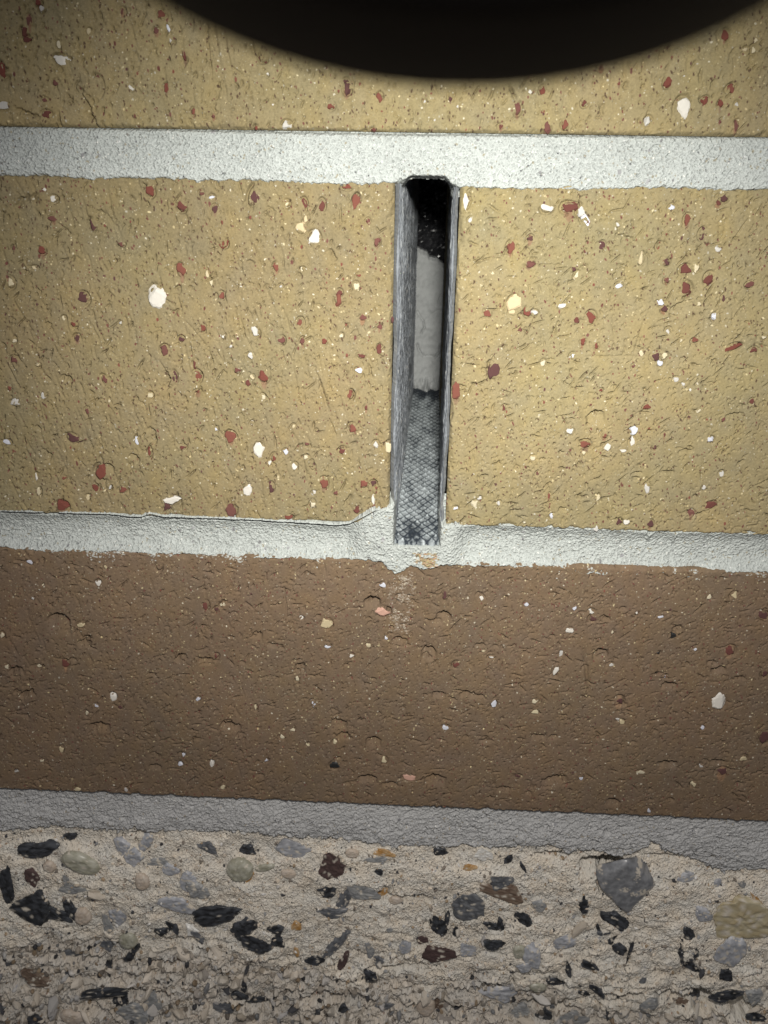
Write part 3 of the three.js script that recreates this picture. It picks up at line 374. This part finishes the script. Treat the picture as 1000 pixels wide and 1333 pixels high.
// ---- the lie of the concrete under the wall
const CX0 = -122, CY0 = -260, conc = new Face(CX0, CY0, 226, 116, 8.5);
const worn = (x, y) => smooth(-.12, .12, (-(y + 186.5 + 5 * smooth(-40, -20, x) + 9 * smooth(20, 60, x)) + 6 * N(x / 13, y / 9) + 2.5 * N2(x / 3.5, y / 3)) / 6);
{
  const r = mulberry(61), cream = [.645, .595, .51], old = [.52, .475, .41];
  conc.each((x, y, k) => {
    const d = -150 - y, big = N(x / 22, y / 16), mid = N2(x / 8, y / 6), sm = N3(x / 3.1, y / 2.4), gr = N(x / 1.15, y / 1.0), g2 = N2(x / .5, y / .45), g3 = N3(x / .25, y / .25);
    const wn = worn(x, y), low = smooth(6, 60, d) , wx = x + 1.6 * sm + 1.2 * gr * .5, wy = y + 1.2 * N(x / 2.7, y / 2.3 + 40) + .5 * g2;
    const big1 = Math.pow(lumps(wx / 9.5, wy / 6.5, 3), .6), mid1 = Math.pow(lumps(wx / 3.4, wy / 2.6, 5), .6), fine1 = Math.pow(lumps(wx / 1.25 + .4 * sm, wy / 1.05, 8), .7);
    const lump = lerp(.25, 2.2, low) * (big1 - .6) + lerp(.15, 1.3, Math.max(low, wn)) * (mid1 - .6) * smooth(-.2, .6, mid + .4 * low) + .10 * (fine1 - .5);
    const bulge = -1.0 + 2.4 * smooth(0, 14, d) + clamp((d - 14) / 60) * 4;
    conc.z[k] = bulge + 1.1 * big + .6 * mid + .3 * sm + .16 * gr + .12 * g2 + .05 * g3 + lump + wn * (.7 * Math.abs(sm) + .3 * gr - .6);
    conc.fine[k] = .20 * g3 + .10 * g2;
    const v = 1 + .05 * big + .07 * mid + .08 * sm + .12 * gr + .15 * g2 + .18 * g3, tint = .12 * N(x / 4.5 + 9, y / 3.6);
    for (let q = 0; q < 3; q++) conc.c[k * 3 + q] = lerp(cream[q], old[q], wn) * v * (1 + tint * [.3, -.1, -.6][q]);
  });
  const sp = () => [CX0 + r() * 226, CY0 + r() * 116], area = 226 * 116;
  for (let i = 0; i < area * .09; i++) { const [x, y] = sp(), s = .25 + .8 * r() * r(); conc.tear(x, y, -1.57 + (r() - .5) * 5, s, s * (1 + r()), .3 + .6 * r()); }
  for (let i = 0; i < area * .9; i++) { const [x, y] = sp(), s = .09 + .24 * r() * r() * r(); conc.tear(x, y, -1.57 + (r() - .5) * 3, s, s * 1.6, .5 + .6 * r()); }
  for (const [x, y, L, w, d] of [[47.5, -151.6, 5.5, 6, 13], [50, -153.5, 3.5, 5, 9], [-15, -197, 9, 3.5, 8], [8, -199, 8, 3, 7], [80, -193, 9, 5, 9], [-70, -200, 9, 3, 7], [-40, -203, 8, 3, 7], [38, -198, 8, 3, 7], [56, -192, 6, 2.5, 5], [-84, -189, 6, 2, 5], [-62, -190, 5, 2, 5], [-5, -187, 5, 2, 4], [35, -150.8, 5, 3, 2.2], [73, -191, 9, 7, 5], [-2, -165, 9, 3, 1.4], [20, -193, 7, 3, 2.2], [-56, -182, 5, 3, 1.6], [-66, -150, 3, 2, 1.6], [62, -150.5, 5, 2, 1.6], [24, -160, 6, 3, 1.2]]) conc.tear(x, y, -1.57, L, w, d);
  for (const [kind, list] of Object.entries(STONES)) for (const [x, y, rx, ry, turn = 0] of list) {
    if (kind === 'flint') { conc.tear(x - 4.2, y + 4.6, -1.2, 6.5, 8, 5.5); conc.tear(x - 6, y + 1, -.2, 4, 4, 3.5); continue; }
    const z0 = conc.at(x, y), ca = Math.cos(rad(turn)), sa = Math.sin(rad(turn)), m = Math.max(rx, ry);
    conc.near(x, y, m * 1.5, (dx, dy, k) => { const d = Math.hypot((dx * ca + dy * sa) / rx, (-dx * sa + dy * ca) / ry); conc.z[k] = lerp(conc.z[k], lerp(z0, conc.z[k], .25), smooth(1.45, .9, d)); });
  }
  const bits = [[.03, .03, .033], [.16, .15, .14], [.38, .26, .16], [.66, .64, .60], [.34, .33, .34], [.30, .20, .15], [.10, .09, .08]];
  for (let i = 0; i < area * 1.3; i++) { const [x, y] = sp(), s = .06 + .24 * r() * r() * r(); conc.dot(x, y, s * (1 + .6 * r()), s, bits[Math.floor(r() * 7)], .04 * r(), r() * 3); }
}

// ---- mortar
function mortarFace(x0, y0, w, h, seed, color, o = {}) {
  const F = new Face(x0, y0, w, h, 9), r = mulberry(seed), q = seed * 7.3;
  F.each((x, y, k) => {
    const big = N((x + q) / 14, y / 9), mid = N2((x + q) / 3.2, y / 2.6), sm = N3((x + q) / .9, y / .8), gr = N((x + q) / .45, y / .4), g2 = N2((x + q) / .24, y / .22);
    const fl = o.flow ? Math.abs(N2((x + q) / 2.4 + .8 * mid, y / .75 + 1.2 * mid)) : 0;
    F.z[k] = .16 * big + .13 * mid + .12 * sm + .10 * gr + (o.flow ?? 0) * (.5 - fl);
    F.fine[k] = .11 * gr + .14 * g2;
    const v = 1 + .05 * big + .06 * mid + .09 * sm + .2 * gr + .26 * g2;
    for (let t = 0; t < 3; t++) F.c[k * 3 + t] = color[t] * v;
  });
  for (let i = 0; i < w * h * .35; i++) { const x = x0 + r() * w, y = y0 + r() * h, s = .12 + .22 * r() * r(); F.tear(x, y, -1.57 + (r() - .5) * 2, s * 1.3, s * 1.4, .25 + .3 * r()); }
  for (let i = 0; i < w * h * .06; i++) { const x = x0 + r() * w, y = y0 + r() * h, s = .3 + .5 * r() * r(); F.tear(x, y, -1.57 + (r() - .5) * 1.5, s * 1.3, s, .2 + .3 * r()); }
  if (o.flow) for (let i = 0; i < w * h * .12; i++) { const x = x0 + r() * w, y = y0 + r() * h, s = .5 + 1.1 * r() * r(); F.tear(x, y, -1.57 + (r() - .5) * 1.2, s, .4 + .6 * r(), .3 + .5 * r()); }
  const sand = [[.10, .10, .11], [.20, .19, .18], [.70, .69, .65], [.30, .27, .22], [.62, .62, .62]];
  for (let i = 0; i < w * h * .9; i++) { const x = x0 + r() * w, y = y0 + r() * h, s = .06 + .14 * r() * r(); F.dot(x, y, s, s * (.7 + .6 * r()), sand[Math.floor(r() * 5)], .02); }
  for (let i = 0; i < w * h * .012; i++) { const x = x0 + r() * w, y = y0 + r() * h, s = .22 + .3 * r() * r(), k = .16 + .2 * r(); F.dot(x, y, s * (1 + .6 * r()), s, [k, k, k * 1.03], .05, r() * 3); }
  for (let i = 0; i < w * h * .35; i++) { const x = x0 + r() * w, y = y0 + r() * h, s = .06 + .12 * r(); if (N((x + q) / 9, y / 3) > .12) F.dot(x, y, s * 1.6, s, [color[0] * .72, color[1] * .62, color[2] * .48], 0, r() * 3); }
  for (let i = 0; i < w * h * .004; i++) F.scratch(x0 + r() * w, y0 + r() * h, (r() - .5) * .8, 1.5 + 3 * r(), .12, .5);
  return F;
}
const C1t = lineAt(C1T), C1b = lineAt(C1B), C2t = lineAt(C2T), C2b = lineAt(C2B), C3t = lineAt(C3T), C3b = lineAt(C3B);
const ragged = (x, y, s) => .34 * N(x / 2.1 + s, y / 1.7) + .24 * N2(x / .7 + s, y / .6) + .3 * Math.max(0, N3(x / 5 + s, 3)) * N(x / 1.1, y / 1 + s);
function joint(F, xs, ys, top, bottom, profile, s, skip) {
  const g = sheet(xs, ys, (x, y, q) => {
    const t = top(x, y), b = y - bottom(x) + ragged(x, y, s) * (s === 11 ? 2.3 : 1), m = Math.min(t, b);
    let z = profile(x, y, clamp(b / Math.max(.01, b + t)), t, b) + F.at(x, y);
    if (m < .18) z -= Math.min(4, Math.pow(.18 - m, 1) * 3.2);
    q[0] = x; q[1] = y; q[2] = z;
  }, { uv: F.uv, skip });
  return part('mortar_joint', g, F.material(.95, .35), wall);
}
// top bed joint: the slot's rounded head is cut into its lower edge
const inHead = (x, y) => { const ax = Math.abs(x + .1), top = ax < 2.6 ? 1.55 : 1.55 - Math.pow((ax - 2.6) / 2.0, 2) * 2.2; return (ax < 4.75 ? Math.min(top - y, (4.75 - ax) * 1.4) : 4.75 - ax) + .12 * N(x / .8, y / .8); };
const c1 = mortarFace(-110, -2, 220, 13, 3, [.41, .435, .425]);
joint(c1, V(-110, 1.2, -79, .17, 64, 1.2, 110), V(-2, .17, 10.6), (x, y) => C1t(x) - y + 1.2,
  (x) => C1b(x), (x, y, s, t, b) => {
    let z = lerp(.26, -.9, smooth(.02, 1, s)) - 1.1 * smooth(1.6, 1.1, t);
    const h = inHead(x, y); if (h > -.55 && y < 3) z = z * smooth(-.1, -.55, h) + .25 * smooth(-.55, -.2, h) - 3.4 * smooth(-.15, .5, h);
    return z;
  }, 3, (x, y) => inHead(x, y) > .55);
// middle bed joint: struck back under the upper brick, and smeared over the lower; the slot's foot breaks it
const c2 = mortarFace(-110, -78, 220, 19, 5, [.40, .425, .41]);
for (let i = 0, r = mulberry(77); i < 420; i++) { const t = r(), x = 1.7 + (r() + r() - 1) * 2.6 + t, y = -71.4 - t * 3.2, s = .08 + .22 * r() * r(); if (N(x / 1.3, y / 1.1) > -.25) c2.dot(x, y, s * 1.4, s, [.33, .245, .15].map((v) => v * (.85 + .3 * r())), 0); }
joint(c2, V(-110, 1.2, -93, .17, 76, 1.2, 110), V(-78, .17, -59.5),
  (x, y) => C2t(x) - y + (x > -8.6 && x < 7.6 ? .1 - .9 * ragged(x, y, 9) : x > 47 && x < 53 ? .2 : .1 + (x < -8.6 ? 0 : 1.0)),
  (x) => C2b(x), (x, y, s, t, b) => {
    const foot = smooth(13.5, 8.5, Math.abs(x + 1.8)), left = x < -8.6 ? 1 : 0;
    let z = (lerp(.24, -.5, s) - 1.9 * (1 - Math.pow(Math.abs(2 * clamp(s * 1.08) - 1), 2.4))) * (1 - foot) + .5 * foot;
    if (left) z += .9 * smooth(.5, .25, t) * smooth(.95, .8, clamp(.5 - N(x / 9, 4))) - .7 * smooth(.5, .7, t) * smooth(1.3, .8, t);
    const ax = Math.abs(x), cut = Math.min(4.75 - ax, y + 69.9); if (cut > -.3 && y > -71) z -= 3.6 * smooth(-.1, .35, cut + .08 * N(x, y));
    return z;
  }, 5, (x, y) => Math.abs(x) < 4.45 && y > -69.55);
// bottom bed joint, darker and rough, trowelled over the concrete
const c3 = mortarFace(-118, -157, 226, 20, 9, [.39, .39, .385], { flow: .42 });
joint(c3, V(-118, 1.2, -106, .2, 92, 1.2, 108), V(-157, .2, -137), (x, y) => C3t(x) - y + 1.3,
  (x) => C3b(x), (x, y, s, t, b) => lerp(conc.at(x, y) * .7 + .3, -1.5, smooth(.12, .85, s)) - .5 * smooth(1.6, 1.2, t), 11);
// perpends and beds past the frame
for (let c = 0; c < 6; c++) {
  const y0 = c === 0 ? -138.3 : c === 1 ? -65.4 : 8.6 + (c - 2) * 74.2;
  for (let k = -2; k <= 2; k++) {
    const x0 = (c % 2 === 0 ? 107.5 : 220.8) + k * 226.6; if (c === 1 && k === -1) continue;
    part('mortar_joint', new THREE.BoxGeometry(11.6, 65, 90).translate(x0 + 5.8, y0 + 32.5, -47), gapMat, wall);
  }
  for (const [a, b] of c < 3 ? [[-760, -110], [110, 760]] : [[-760, 760]]) part('mortar_joint', new THREE.BoxGeometry(b - a, 9.4, 90).translate((a + b) / 2, y0 - 4.9, -47), gapMat, wall);
}
for (const [y, h] of [[3.9, 9], [-69.6, 8.2], [-144, 11]]) for (const [a, b] of y === -144 ? [[-110, 110]] : [[-110, -6.5], [6.5, 110]]) part('mortar_joint', new THREE.BoxGeometry(b - a, h, 90).translate((a + b) / 2, y, -52), gapMat, wall);

// the wall behind the cavity
const inner = thing('inner_wall', 'inner wall of grey blocks behind the cavity at the back of the slot', 'inner wall', [0, -150, -210]);
part('block', new THREE.BoxGeometry(1500, 560, 100).translate(0, 130, -210), new THREE.MeshStandardMaterial({ color: new THREE.Color().setRGB(.36, .36, .35), roughness: 1 }), inner);

// ---------------------------------------------------------------- the slot: a grey plastic vent with a strip on its floor
const cx = (z) => -z / 125 * 2.1;                    // the vent stands a little askew
const plastic = new Face(0, 0, 128, 70, 8);
{
  const r = mulberry(91);
  plastic.each((x, y, k) => {                        // x: depth from the front, y: up
    const st = N(x / .9, y / 16), st2 = N2(x / .35, y / 7), gr = N3(x / .5, y / .5), sp = N(x / 2.2, y / 3.5), dirt = smooth(.15, .8, .55 * st + .5 * gr + .5 * sp) * .8;
    plastic.z[k] = .30 * st + .12 * st2 + .10 * gr + .14 * sp; plastic.fine[k] = .05 * gr + .05 * st2;
    const v = 1 + .16 * st + .12 * st2 + .14 * gr, c = [.29, .31, .34];
    for (let t = 0; t < 3; t++) plastic.c[k * 3 + t] = lerp(c[t] * v, [.46, .475, .48][t], dirt);
  });
  for (let i = 0; i < 260; i++) plastic.dot(r() * 128, r() * 70, .15 + .5 * r() * r(), .2 + .8 * r() * r(), [.46, .46, .45], .08 + .15 * r());
  for (const x of [14, 27, 60, 66, 90, 97]) plastic.scratch(x, 35, Math.PI / 2, 60, .5, .35);
}
const plasticMat = plastic.material(.62, .3);
const vent = thing('weep_vent', 'narrow grey plastic vent lining the upright slot between two bricks', 'vent', [0, -69.5, 0]);
for (const s of [-1, 1]) {
  const g = sheet(steps(0, .25, 125), steps(-69, .6, .2), (d, y, q) => {
    const front = smooth(2.2, 0, d), wob = .09 * N(y / 17 + s * 5, 2) + .05 * N2(y / 4, s * 3);
    q[0] = cx(-d) + s * (4.72 + (d < 30 ? wob : wob * .5) + .35 * front - plastic.at(d, y + 69)); q[1] = y; q[2] = -d - .35 + (d < .4 ? .1 * N(y / 2, 1) : 0);
  }, { uv: (d, y) => [d / 128, (y + 69) / 70], rim: s < 0 ? [-.7, 0, -1.9] : [.5, 0, -1.3], flip: s > 0 });
  part('side_wall', g, plasticMat, vent);
}
part('top_wall', sheet(steps(-7, 1, 8), steps(0, 2, 122), (x, d, q) => { q[0] = x; q[1] = 1.75 + .2 * N(x, d / 3); q[2] = -d - 3.2; }, { rim: [0, .8, 0] }), new THREE.MeshStandardMaterial({ color: new THREE.Color().setRGB(.36, .37, .39), roughness: .8 }), vent);

const strip = thing('plastic_strip', 'dark plastic strip embossed with diamonds on the floor of the slot, dusted grey', 'damp-proof strip', [0, -69.6, 0]);
{
  const F = new Face(-6, 0, 16, 128, 14), r = mulberry(17);
  F.each((x, d, k) => {
    const u = x - cx(-d), w = .25 * N(u / 2, d / 4), A = (u + w) / 2.0, B = d / 3.6;
    const l1 = Math.abs(((A + B) % 1 + 1) % 1 - .5), l2 = Math.abs(((A - B) % 1 + 1) % 1 - .5), rib = Math.max(smooth(.40, .47, l1), smooth(.40, .47, l2));
    const gr = N2(x / .22, d / .3), g2 = N(x / .6, d / .9), blot = N3(x / 2.6, d / 9);
    const dust = clamp(.95 + .5 * blot + .3 * g2 - .72 * smooth(24, 3, d) * (.8 + .7 * N(x / .9, d / 1.6)) - .9 * smooth(106, 118, d + 6 * N(x / 1.5, 1)) - .7 * rib);
    F.z[k] = .40 * rib + .05 * gr + .08 * g2 * dust; F.fine[k] = .06 * gr;
    const v = 1 + .2 * gr + .15 * g2;
    for (let t = 0; t < 3; t++) F.c[k * 3 + t] = lerp([.035, .044, .056][t], [.46, .50, .52][t] * v, dust);
  });
  part('strip', sheet(steps(-4.6, .12, 4.6), steps(0, .2, 124.5), (u, d, q) => { const x = u + cx(-d); q[0] = x; q[1] = -69.1 + F.at(x, d) + .35 * Math.pow(Math.abs(u) / 4.6, 6) - .25 * smooth(2, 0, d) + .2 * N(u / 4, d / 12); q[2] = -d - .15 + (d < .1 ? .12 * N(u / .6, 3) : 0); },
    { uv: (u, d) => F.uv(u + cx(-d), d), rim: [0, -.7, 0] }), F.material(.42, .3), strip);
}
const back = thing('back_panel', 'smooth grey slab with a thin crack standing at the back of the slot', 'slab', [2, -69.2, -127]);
{
  const F = new Face(-6, -70, 18, 50, 14), edgeTop = lineAt([[-6, -21], [-2.1, -23.4], [.5, -24.6], [1.6, -26], [3.5, -26.4], [5, -27.2], [6.3, -28.6], [12, -31]]);
  F.each((x, y, k) => {
    const a = N(x / 5, y / 5), b = N2(x / 1.4, y / 1.4), g = N3(x / .35, y / .35);
    F.z[k] = .6 * a + .28 * b + .05 * g; F.fine[k] = .04 * g + .03 * b; const v = 1 + .07 * a + .06 * b + .06 * g;
    for (let t = 0; t < 3; t++) F.c[k * 3 + t] = [.43, .44, .44][t] * v;
  });
  const crack = (pts, w, d) => { for (let i = 1; i < pts.length; i++) { const [a, b] = [pts[i - 1], pts[i]], n = 24; for (let s = 0; s < n; s++) { const x = lerp(a[0], b[0], s / n) + .12 * N(s / 3 + i * 7, a[0]), y = lerp(a[1], b[1], s / n) + .12 * N2(s / 3, i * 5 + a[1]); F.near(x, y, w, (dx, dy, k) => { F.z[k] = Math.min(F.z[k], -1.6 * d * (1 - Math.hypot(dx, dy) / w)); }); } } };
  crack([[-2, -43.5], [-.6, -45.2], [.3, -46.4], [.6, -48.6], [-.4, -50.4]], .28, .8);
  crack([[.3, -46.4], [2, -45.2], [3.4, -43.6], [5.6, -42.5]], .22, .6);
  crack([[-1.6, -54.2], [-.8, -56.4], [.6, -58.3], [2.4, -57.8], [4.2, -58.4], [5.8, -56.6], [5.9, -54]], .34, 1.0);
  crack([[4.6, -41], [5.4, -38], [6.5, -37]], .2, .5); crack([[-2, -36], [1, -35.2]], .15, .2);
  part('slab', sheet(steps(-5.5, .15, 11.5), steps(0, .01, 1).map((t) => t), (x, t, q) => { const top = edgeTop(x) + .4 * N(x / 1.1, 2); const y = lerp(-69.2, top, t); q[0] = x; q[1] = y; q[2] = -124.8 + F.at(x, y) - 1.2 * smooth(.97, 1, t) + smooth(.10, 0, t + .04 * N(x / 1.3, t * 20)) * (2 + 3.5 * N(x / 3.1, 5) + .6 * N2(x / .9, t * 30)); }, { uv: (x, t) => F.uv(x, lerp(-69.2, edgeTop(x), t)), rim: [0, 0, -5] }), F.material(.85, .25), back);
}
const film = thing('crumpled_film', 'crumpled shiny black film above the grey slab deep in the slot', 'plastic film', [2, -40, -136]);
{
  const r = mulberry(29);
  const g = sheet(steps(-7, .62, 13), steps(-45, .5, 3), (x, y, q) => { q[0] = x + .3 * (r() - .5); q[1] = y + .25 * (r() - .5); q[2] = -134 + 1.3 * N(x / 2.2, y / 1.8) + .8 * N2(x / .9, y / .8) + .55 * (r() - .5) - (y + 20) * .12; }).toNonIndexed();
  g.computeVertexNormals();
  part('film', g, new THREE.MeshPhysicalMaterial({ color: new THREE.Color().setRGB(.025, .025, .028), roughness: .3, clearcoat: 1, clearcoatRoughness: .25 }), film);
}

// ---------------------------------------------------------------- the concrete under the wall, with its stones
const plinth = thing('concrete_plinth', 'rough broken concrete under the brick wall, full of black flints and pale pebbles', 'concrete base', [0, -420, 0]);
part('concrete', sheet(V(-560, 20, -122, 1.5, -114, .23, 99, 1.5, 104, 20, 560), V(-420, 16, -260, 1.5, -222, .23, -147.5), (x, y, q) => { q[0] = x; q[1] = y; q[2] = conc.at(x, y) - .8 * smooth(-149, -147.5, y); }, { uv: conc.uv, rim: [0, 0, -110] }), conc.material(.94, .4), plinth);
{
  const r = mulberry(73), mk = (rough, extra = {}) => new THREE.MeshPhysicalMaterial({ vertexColors: true, roughness: rough, ...extra });
  const cream = [.56, .51, .43];
  const K = {   // colour, second colour, share of clinging paste, outline, gloss
    black: [[.020, .021, .024], [.065, .07, .08], .0, .34, .4], slate: [[.085, .09, .10], [.17, .175, .185], .12, .36, .5], grey: [[.22, .225, .23], [.33, .33, .32], .14, .3, .5],
    pale: [[.29, .30, .325], [.45, .455, .475], .2, .2, .42], maroon: [[.060, .036, .034], [.09, .055, .05], .10, .36, .8], olive: [[.30, .29, .22], [.42, .41, .34], .06, .16, .35],
    amber: [[.38, .20, .06], [.5, .34, .18], .16, .4, .5], tan: [[.46, .38, .30], [.52, .45, .38], .1, .22, .6], white: [[.74, .73, .69], [.62, .6, .56], .05, .3, .5],
    yellow: [[.46, .41, .28], [.38, .31, .18], .25, .25, .7], brown: [[.13, .085, .06], [.20, .15, .11], .15, .35, .75], flint: [[.15, .155, .165], [.25, .255, .265], .24, .1, .3],
  };
  const names = { black: 'black_flint', slate: 'slate_grey_stone', grey: 'grey_stone', pale: 'pale_grey_pebble', maroon: 'maroon_stone', olive: 'olive_pebble', amber: 'amber_chip', tan: 'tan_pebble', white: 'white_pebble', yellow: 'yellow_stone', brown: 'brown_stone', flint: 'flint_nodule' };
  for (const [kind, list] of Object.entries(STONES)) {
    const [c1_, c2_, paste, jag, rough] = K[kind], mat = mk(rough, kind === 'flint' ? { clearcoat: .2, clearcoatRoughness: .35 } : {});
    for (const [x, y, rx, ry, turn = 0] of list) {
      const m = Math.max(rx, ry), s = Math.min(rx, ry), z = kind === 'flint' ? -1.4 : conc.at(x, y), flint = kind === 'flint', round = kind === 'olive' || kind === 'tan', pebble = kind === 'pale';
      const paint = (px, py, dz, ox, oy) => {
        const a = smooth(-.5, .6, N(px * .55 + ox, py * .8 + oy) + .5 * N2(px * 1.8 + oy, py * 1.8 + ox)), v = 1 + .16 * N3(px * 2.6 + ox, py * 2.6 + oy);
        const p = N2(px * (flint ? .3 : .75) + ox * 2, py * (flint ? .3 : .75) + oy) + .45 * N(px * 2 + oy, py * 2 + ox), t = smooth(.62 - paste, .66 - paste, p);
        return c1_.map((c, i) => lerp(lerp(c, c2_[i], a) * v, cream[i] * v, t));
      };
      const detail = flint ? 26 : round || pebble ? (m > 1.3 ? 9 : 5) : m > 2.4 ? 7 : m > 1.3 ? 5 : 3;
      const g = stone(x, y, z + (flint ? 0 : round ? -.1 : -.02), rx * 1.06, ry * 1.06, flint ? 4.4 : round ? s * .5 + .35 : s * .4 + .4, rad(turn), r, { jag: flint ? .05 : round ? jag * .6 : jag * .5, planes: flint ? 6 : round ? 0 : 5 + Math.floor(r() * 4), edge: flint ? 9 : pebble ? 9 : 16, top: flint ? 3 : round ? .75 : .38, detail, paint, freq: flint ? .8 : round ? 1.0 : 1.6, facet: flint ? 0 : .1, fray: flint ? .02 : round ? .02 : .05, flat: !round && !flint && !pebble });
      part(names[kind], g, mat, plinth);
    }
  }
  // coarse sand and small gravel standing proud of the paste
  const base = stone(0, 0, 0, 1, 1, .8, 0, r, { jag: .3, detail: 0, flat: true }); base.scale(MM, MM, MM);
  const n = 7500, im = new THREE.InstancedMesh(base, new THREE.MeshStandardMaterial({ roughness: .7 }), n), M = new THREE.Matrix4(), Q = new THREE.Quaternion(), c = new THREE.Color();
  const tones = [[.50, .43, .34], [.58, .50, .40], [.40, .35, .29], [.26, .26, .26], [.04, .04, .045], [.62, .60, .57], [.34, .25, .16], [.20, .17, .14], [.46, .40, .33]];
  for (let i = 0; i < n; i++) {
    const x = -115 + r() * 214, y = -151.5 - r() * 70, s = .10 + .42 * Math.pow(r(), 4) * (1 + worn(x, y)), t = tones[Math.floor(r() * 9)], v = lerp(1, .62, worn(x, y)) * (.8 + .4 * r());
    Q.setFromEuler(new THREE.Euler(r() * 6, r() * 6, r() * 6));
    M.compose(new THREE.Vector3(x * MM, (y + 420) * MM, (conc.at(x, y) + s * (-.1 + .35 * r())) * MM), Q, new THREE.Vector3(s * (1 + .8 * r()), s, s)); im.setMatrixAt(i, M); im.setColorAt(i, c.setRGB(t[0] * v, t[1] * v, t[2] * v));
  }
  // broken shards of aggregate crowding the worn lower part
  const shard = stone(0, 0, 0, 1, .8, .6, 0, r, { jag: .12, detail: 1, planes: 6, edge: 14, flat: true }); shard.scale(MM, MM, MM);
  const places = []; for (let i = 0; i < 9000 && places.length < 800; i++) { const x = -115 + r() * 214, y = -152 - r() * 70; if (r() < .035 + .8 * worn(x, y)) places.push([x, y]); }
  const sh = new THREE.InstancedMesh(shard, new THREE.MeshStandardMaterial({ roughness: .85 }), places.length);
  const greys = [[.50, .45, .38], [.46, .42, .36], [.55, .49, .41], [.36, .345, .33], [.57, .51, .43], [.28, .25, .22], [.50, .44, .36], [.05, .05, .055], [.56, .53, .49]];
  places.forEach(([x, y], i) => {
    const s = .35 + 2.0 * Math.pow(r(), 3), t = greys[Math.floor(r() * 9)], v = .85 + .3 * r();
    Q.setFromEuler(new THREE.Euler(r() * 6, r() * 6, r() * 6));
    M.compose(new THREE.Vector3(x * MM, (y + 420) * MM, (conc.at(x, y) + s * (-.55 + .4 * r())) * MM), Q, new THREE.Vector3(s * (1 + .7 * r()), s, s * (.6 + .4 * r()))); sh.setMatrixAt(i, M); sh.setColorAt(i, c.setRGB(t[0] * v, t[1] * v, t[2] * v));
  });
  sh.name = 'broken_aggregate'; sh.userData.kind = 'stuff'; sh.castShadow = sh.receiveShadow = true; plinth.add(sh);
  im.name = 'coarse_sand'; im.userData.kind = 'stuff'; im.castShadow = im.receiveShadow = true; plinth.add(im);
}

// ---------------------------------------------------------------- the ground at the foot of the wall (below the frame)
{
  const g = new THREE.PlaneGeometry(60, 60, 1, 1).rotateX(-Math.PI / 2), m = new THREE.Mesh(g, new THREE.MeshStandardMaterial({ color: new THREE.Color().setRGB(.08, .07, .055), roughness: 1 }));
  m.name = 'ground'; m.userData.kind = 'structure'; m.receiveShadow = true; scene.add(m);
}

// ---------------------------------------------------------------- the torch held over the camera, its head dipping into the top of the frame
{
  const t = thing('torch', 'black round torch head, out of focus, jutting down from the top edge', 'torch', [.14, 20.58, 135.4]);
  t.rotation.copy(camera.rotation);                   // it points the way the camera does; its own +z is backwards
  const black = new THREE.MeshStandardMaterial({ color: new THREE.Color().setRGB(.026, .019, .014), roughness: .75 });
  const turn = (pts) => new THREE.LatheGeometry(pts.map(([r, z]) => new THREE.Vector2(r, z)), 96).rotateX(Math.PI / 2);
  part('bezel', turn([[12.3, 1.2], [12.3, 0], [12.7, -.35], [13.9, -.35], [14.36, .1], [14.36, 3.2], [14.0, 3.6], [13.2, 3.6]]), black, t, [0, 0, 0]);
  part('head', turn([[13.2, 3.4], [13.5, 4], [13.5, 13], [12.6, 16], [11.4, 22], [11.2, 24]]), black, t, [0, 0, 0]);
  part('barrel', turn([[11.2, 23.6], [11.5, 24.4], [11.5, 95], [10.8, 97], [4, 97.4], [.01, 97.4]]), black, t, [0, 0, 0]);
  part('lens', new THREE.CircleGeometry(12.3, 64).rotateY(Math.PI).translate(0, 0, .6), new THREE.MeshStandardMaterial({ color: 0xffffff, roughness: .3, emissive: new THREE.Color().setRGB(1, .96, .86), emissiveIntensity: 1.5 }), t, [0, 0, 0]);
  for (const L of [TORCH_SPOT, TORCH_SPILL]) {
    const s = new THREE.SpotLight(new THREE.Color().setRGB(...L.color), L.intensity, 0, L.angle, L.penumbra, 2);
    s.position.set(.0045, -.001, -.0006); s.target.position.set(.009, L === TORCH_SPOT ? .014 : -.10, -.2); s.castShadow = true; s.shadow.radius = .2; t.add(s, s.target);
  }
}
renderer.render(scene, camera);
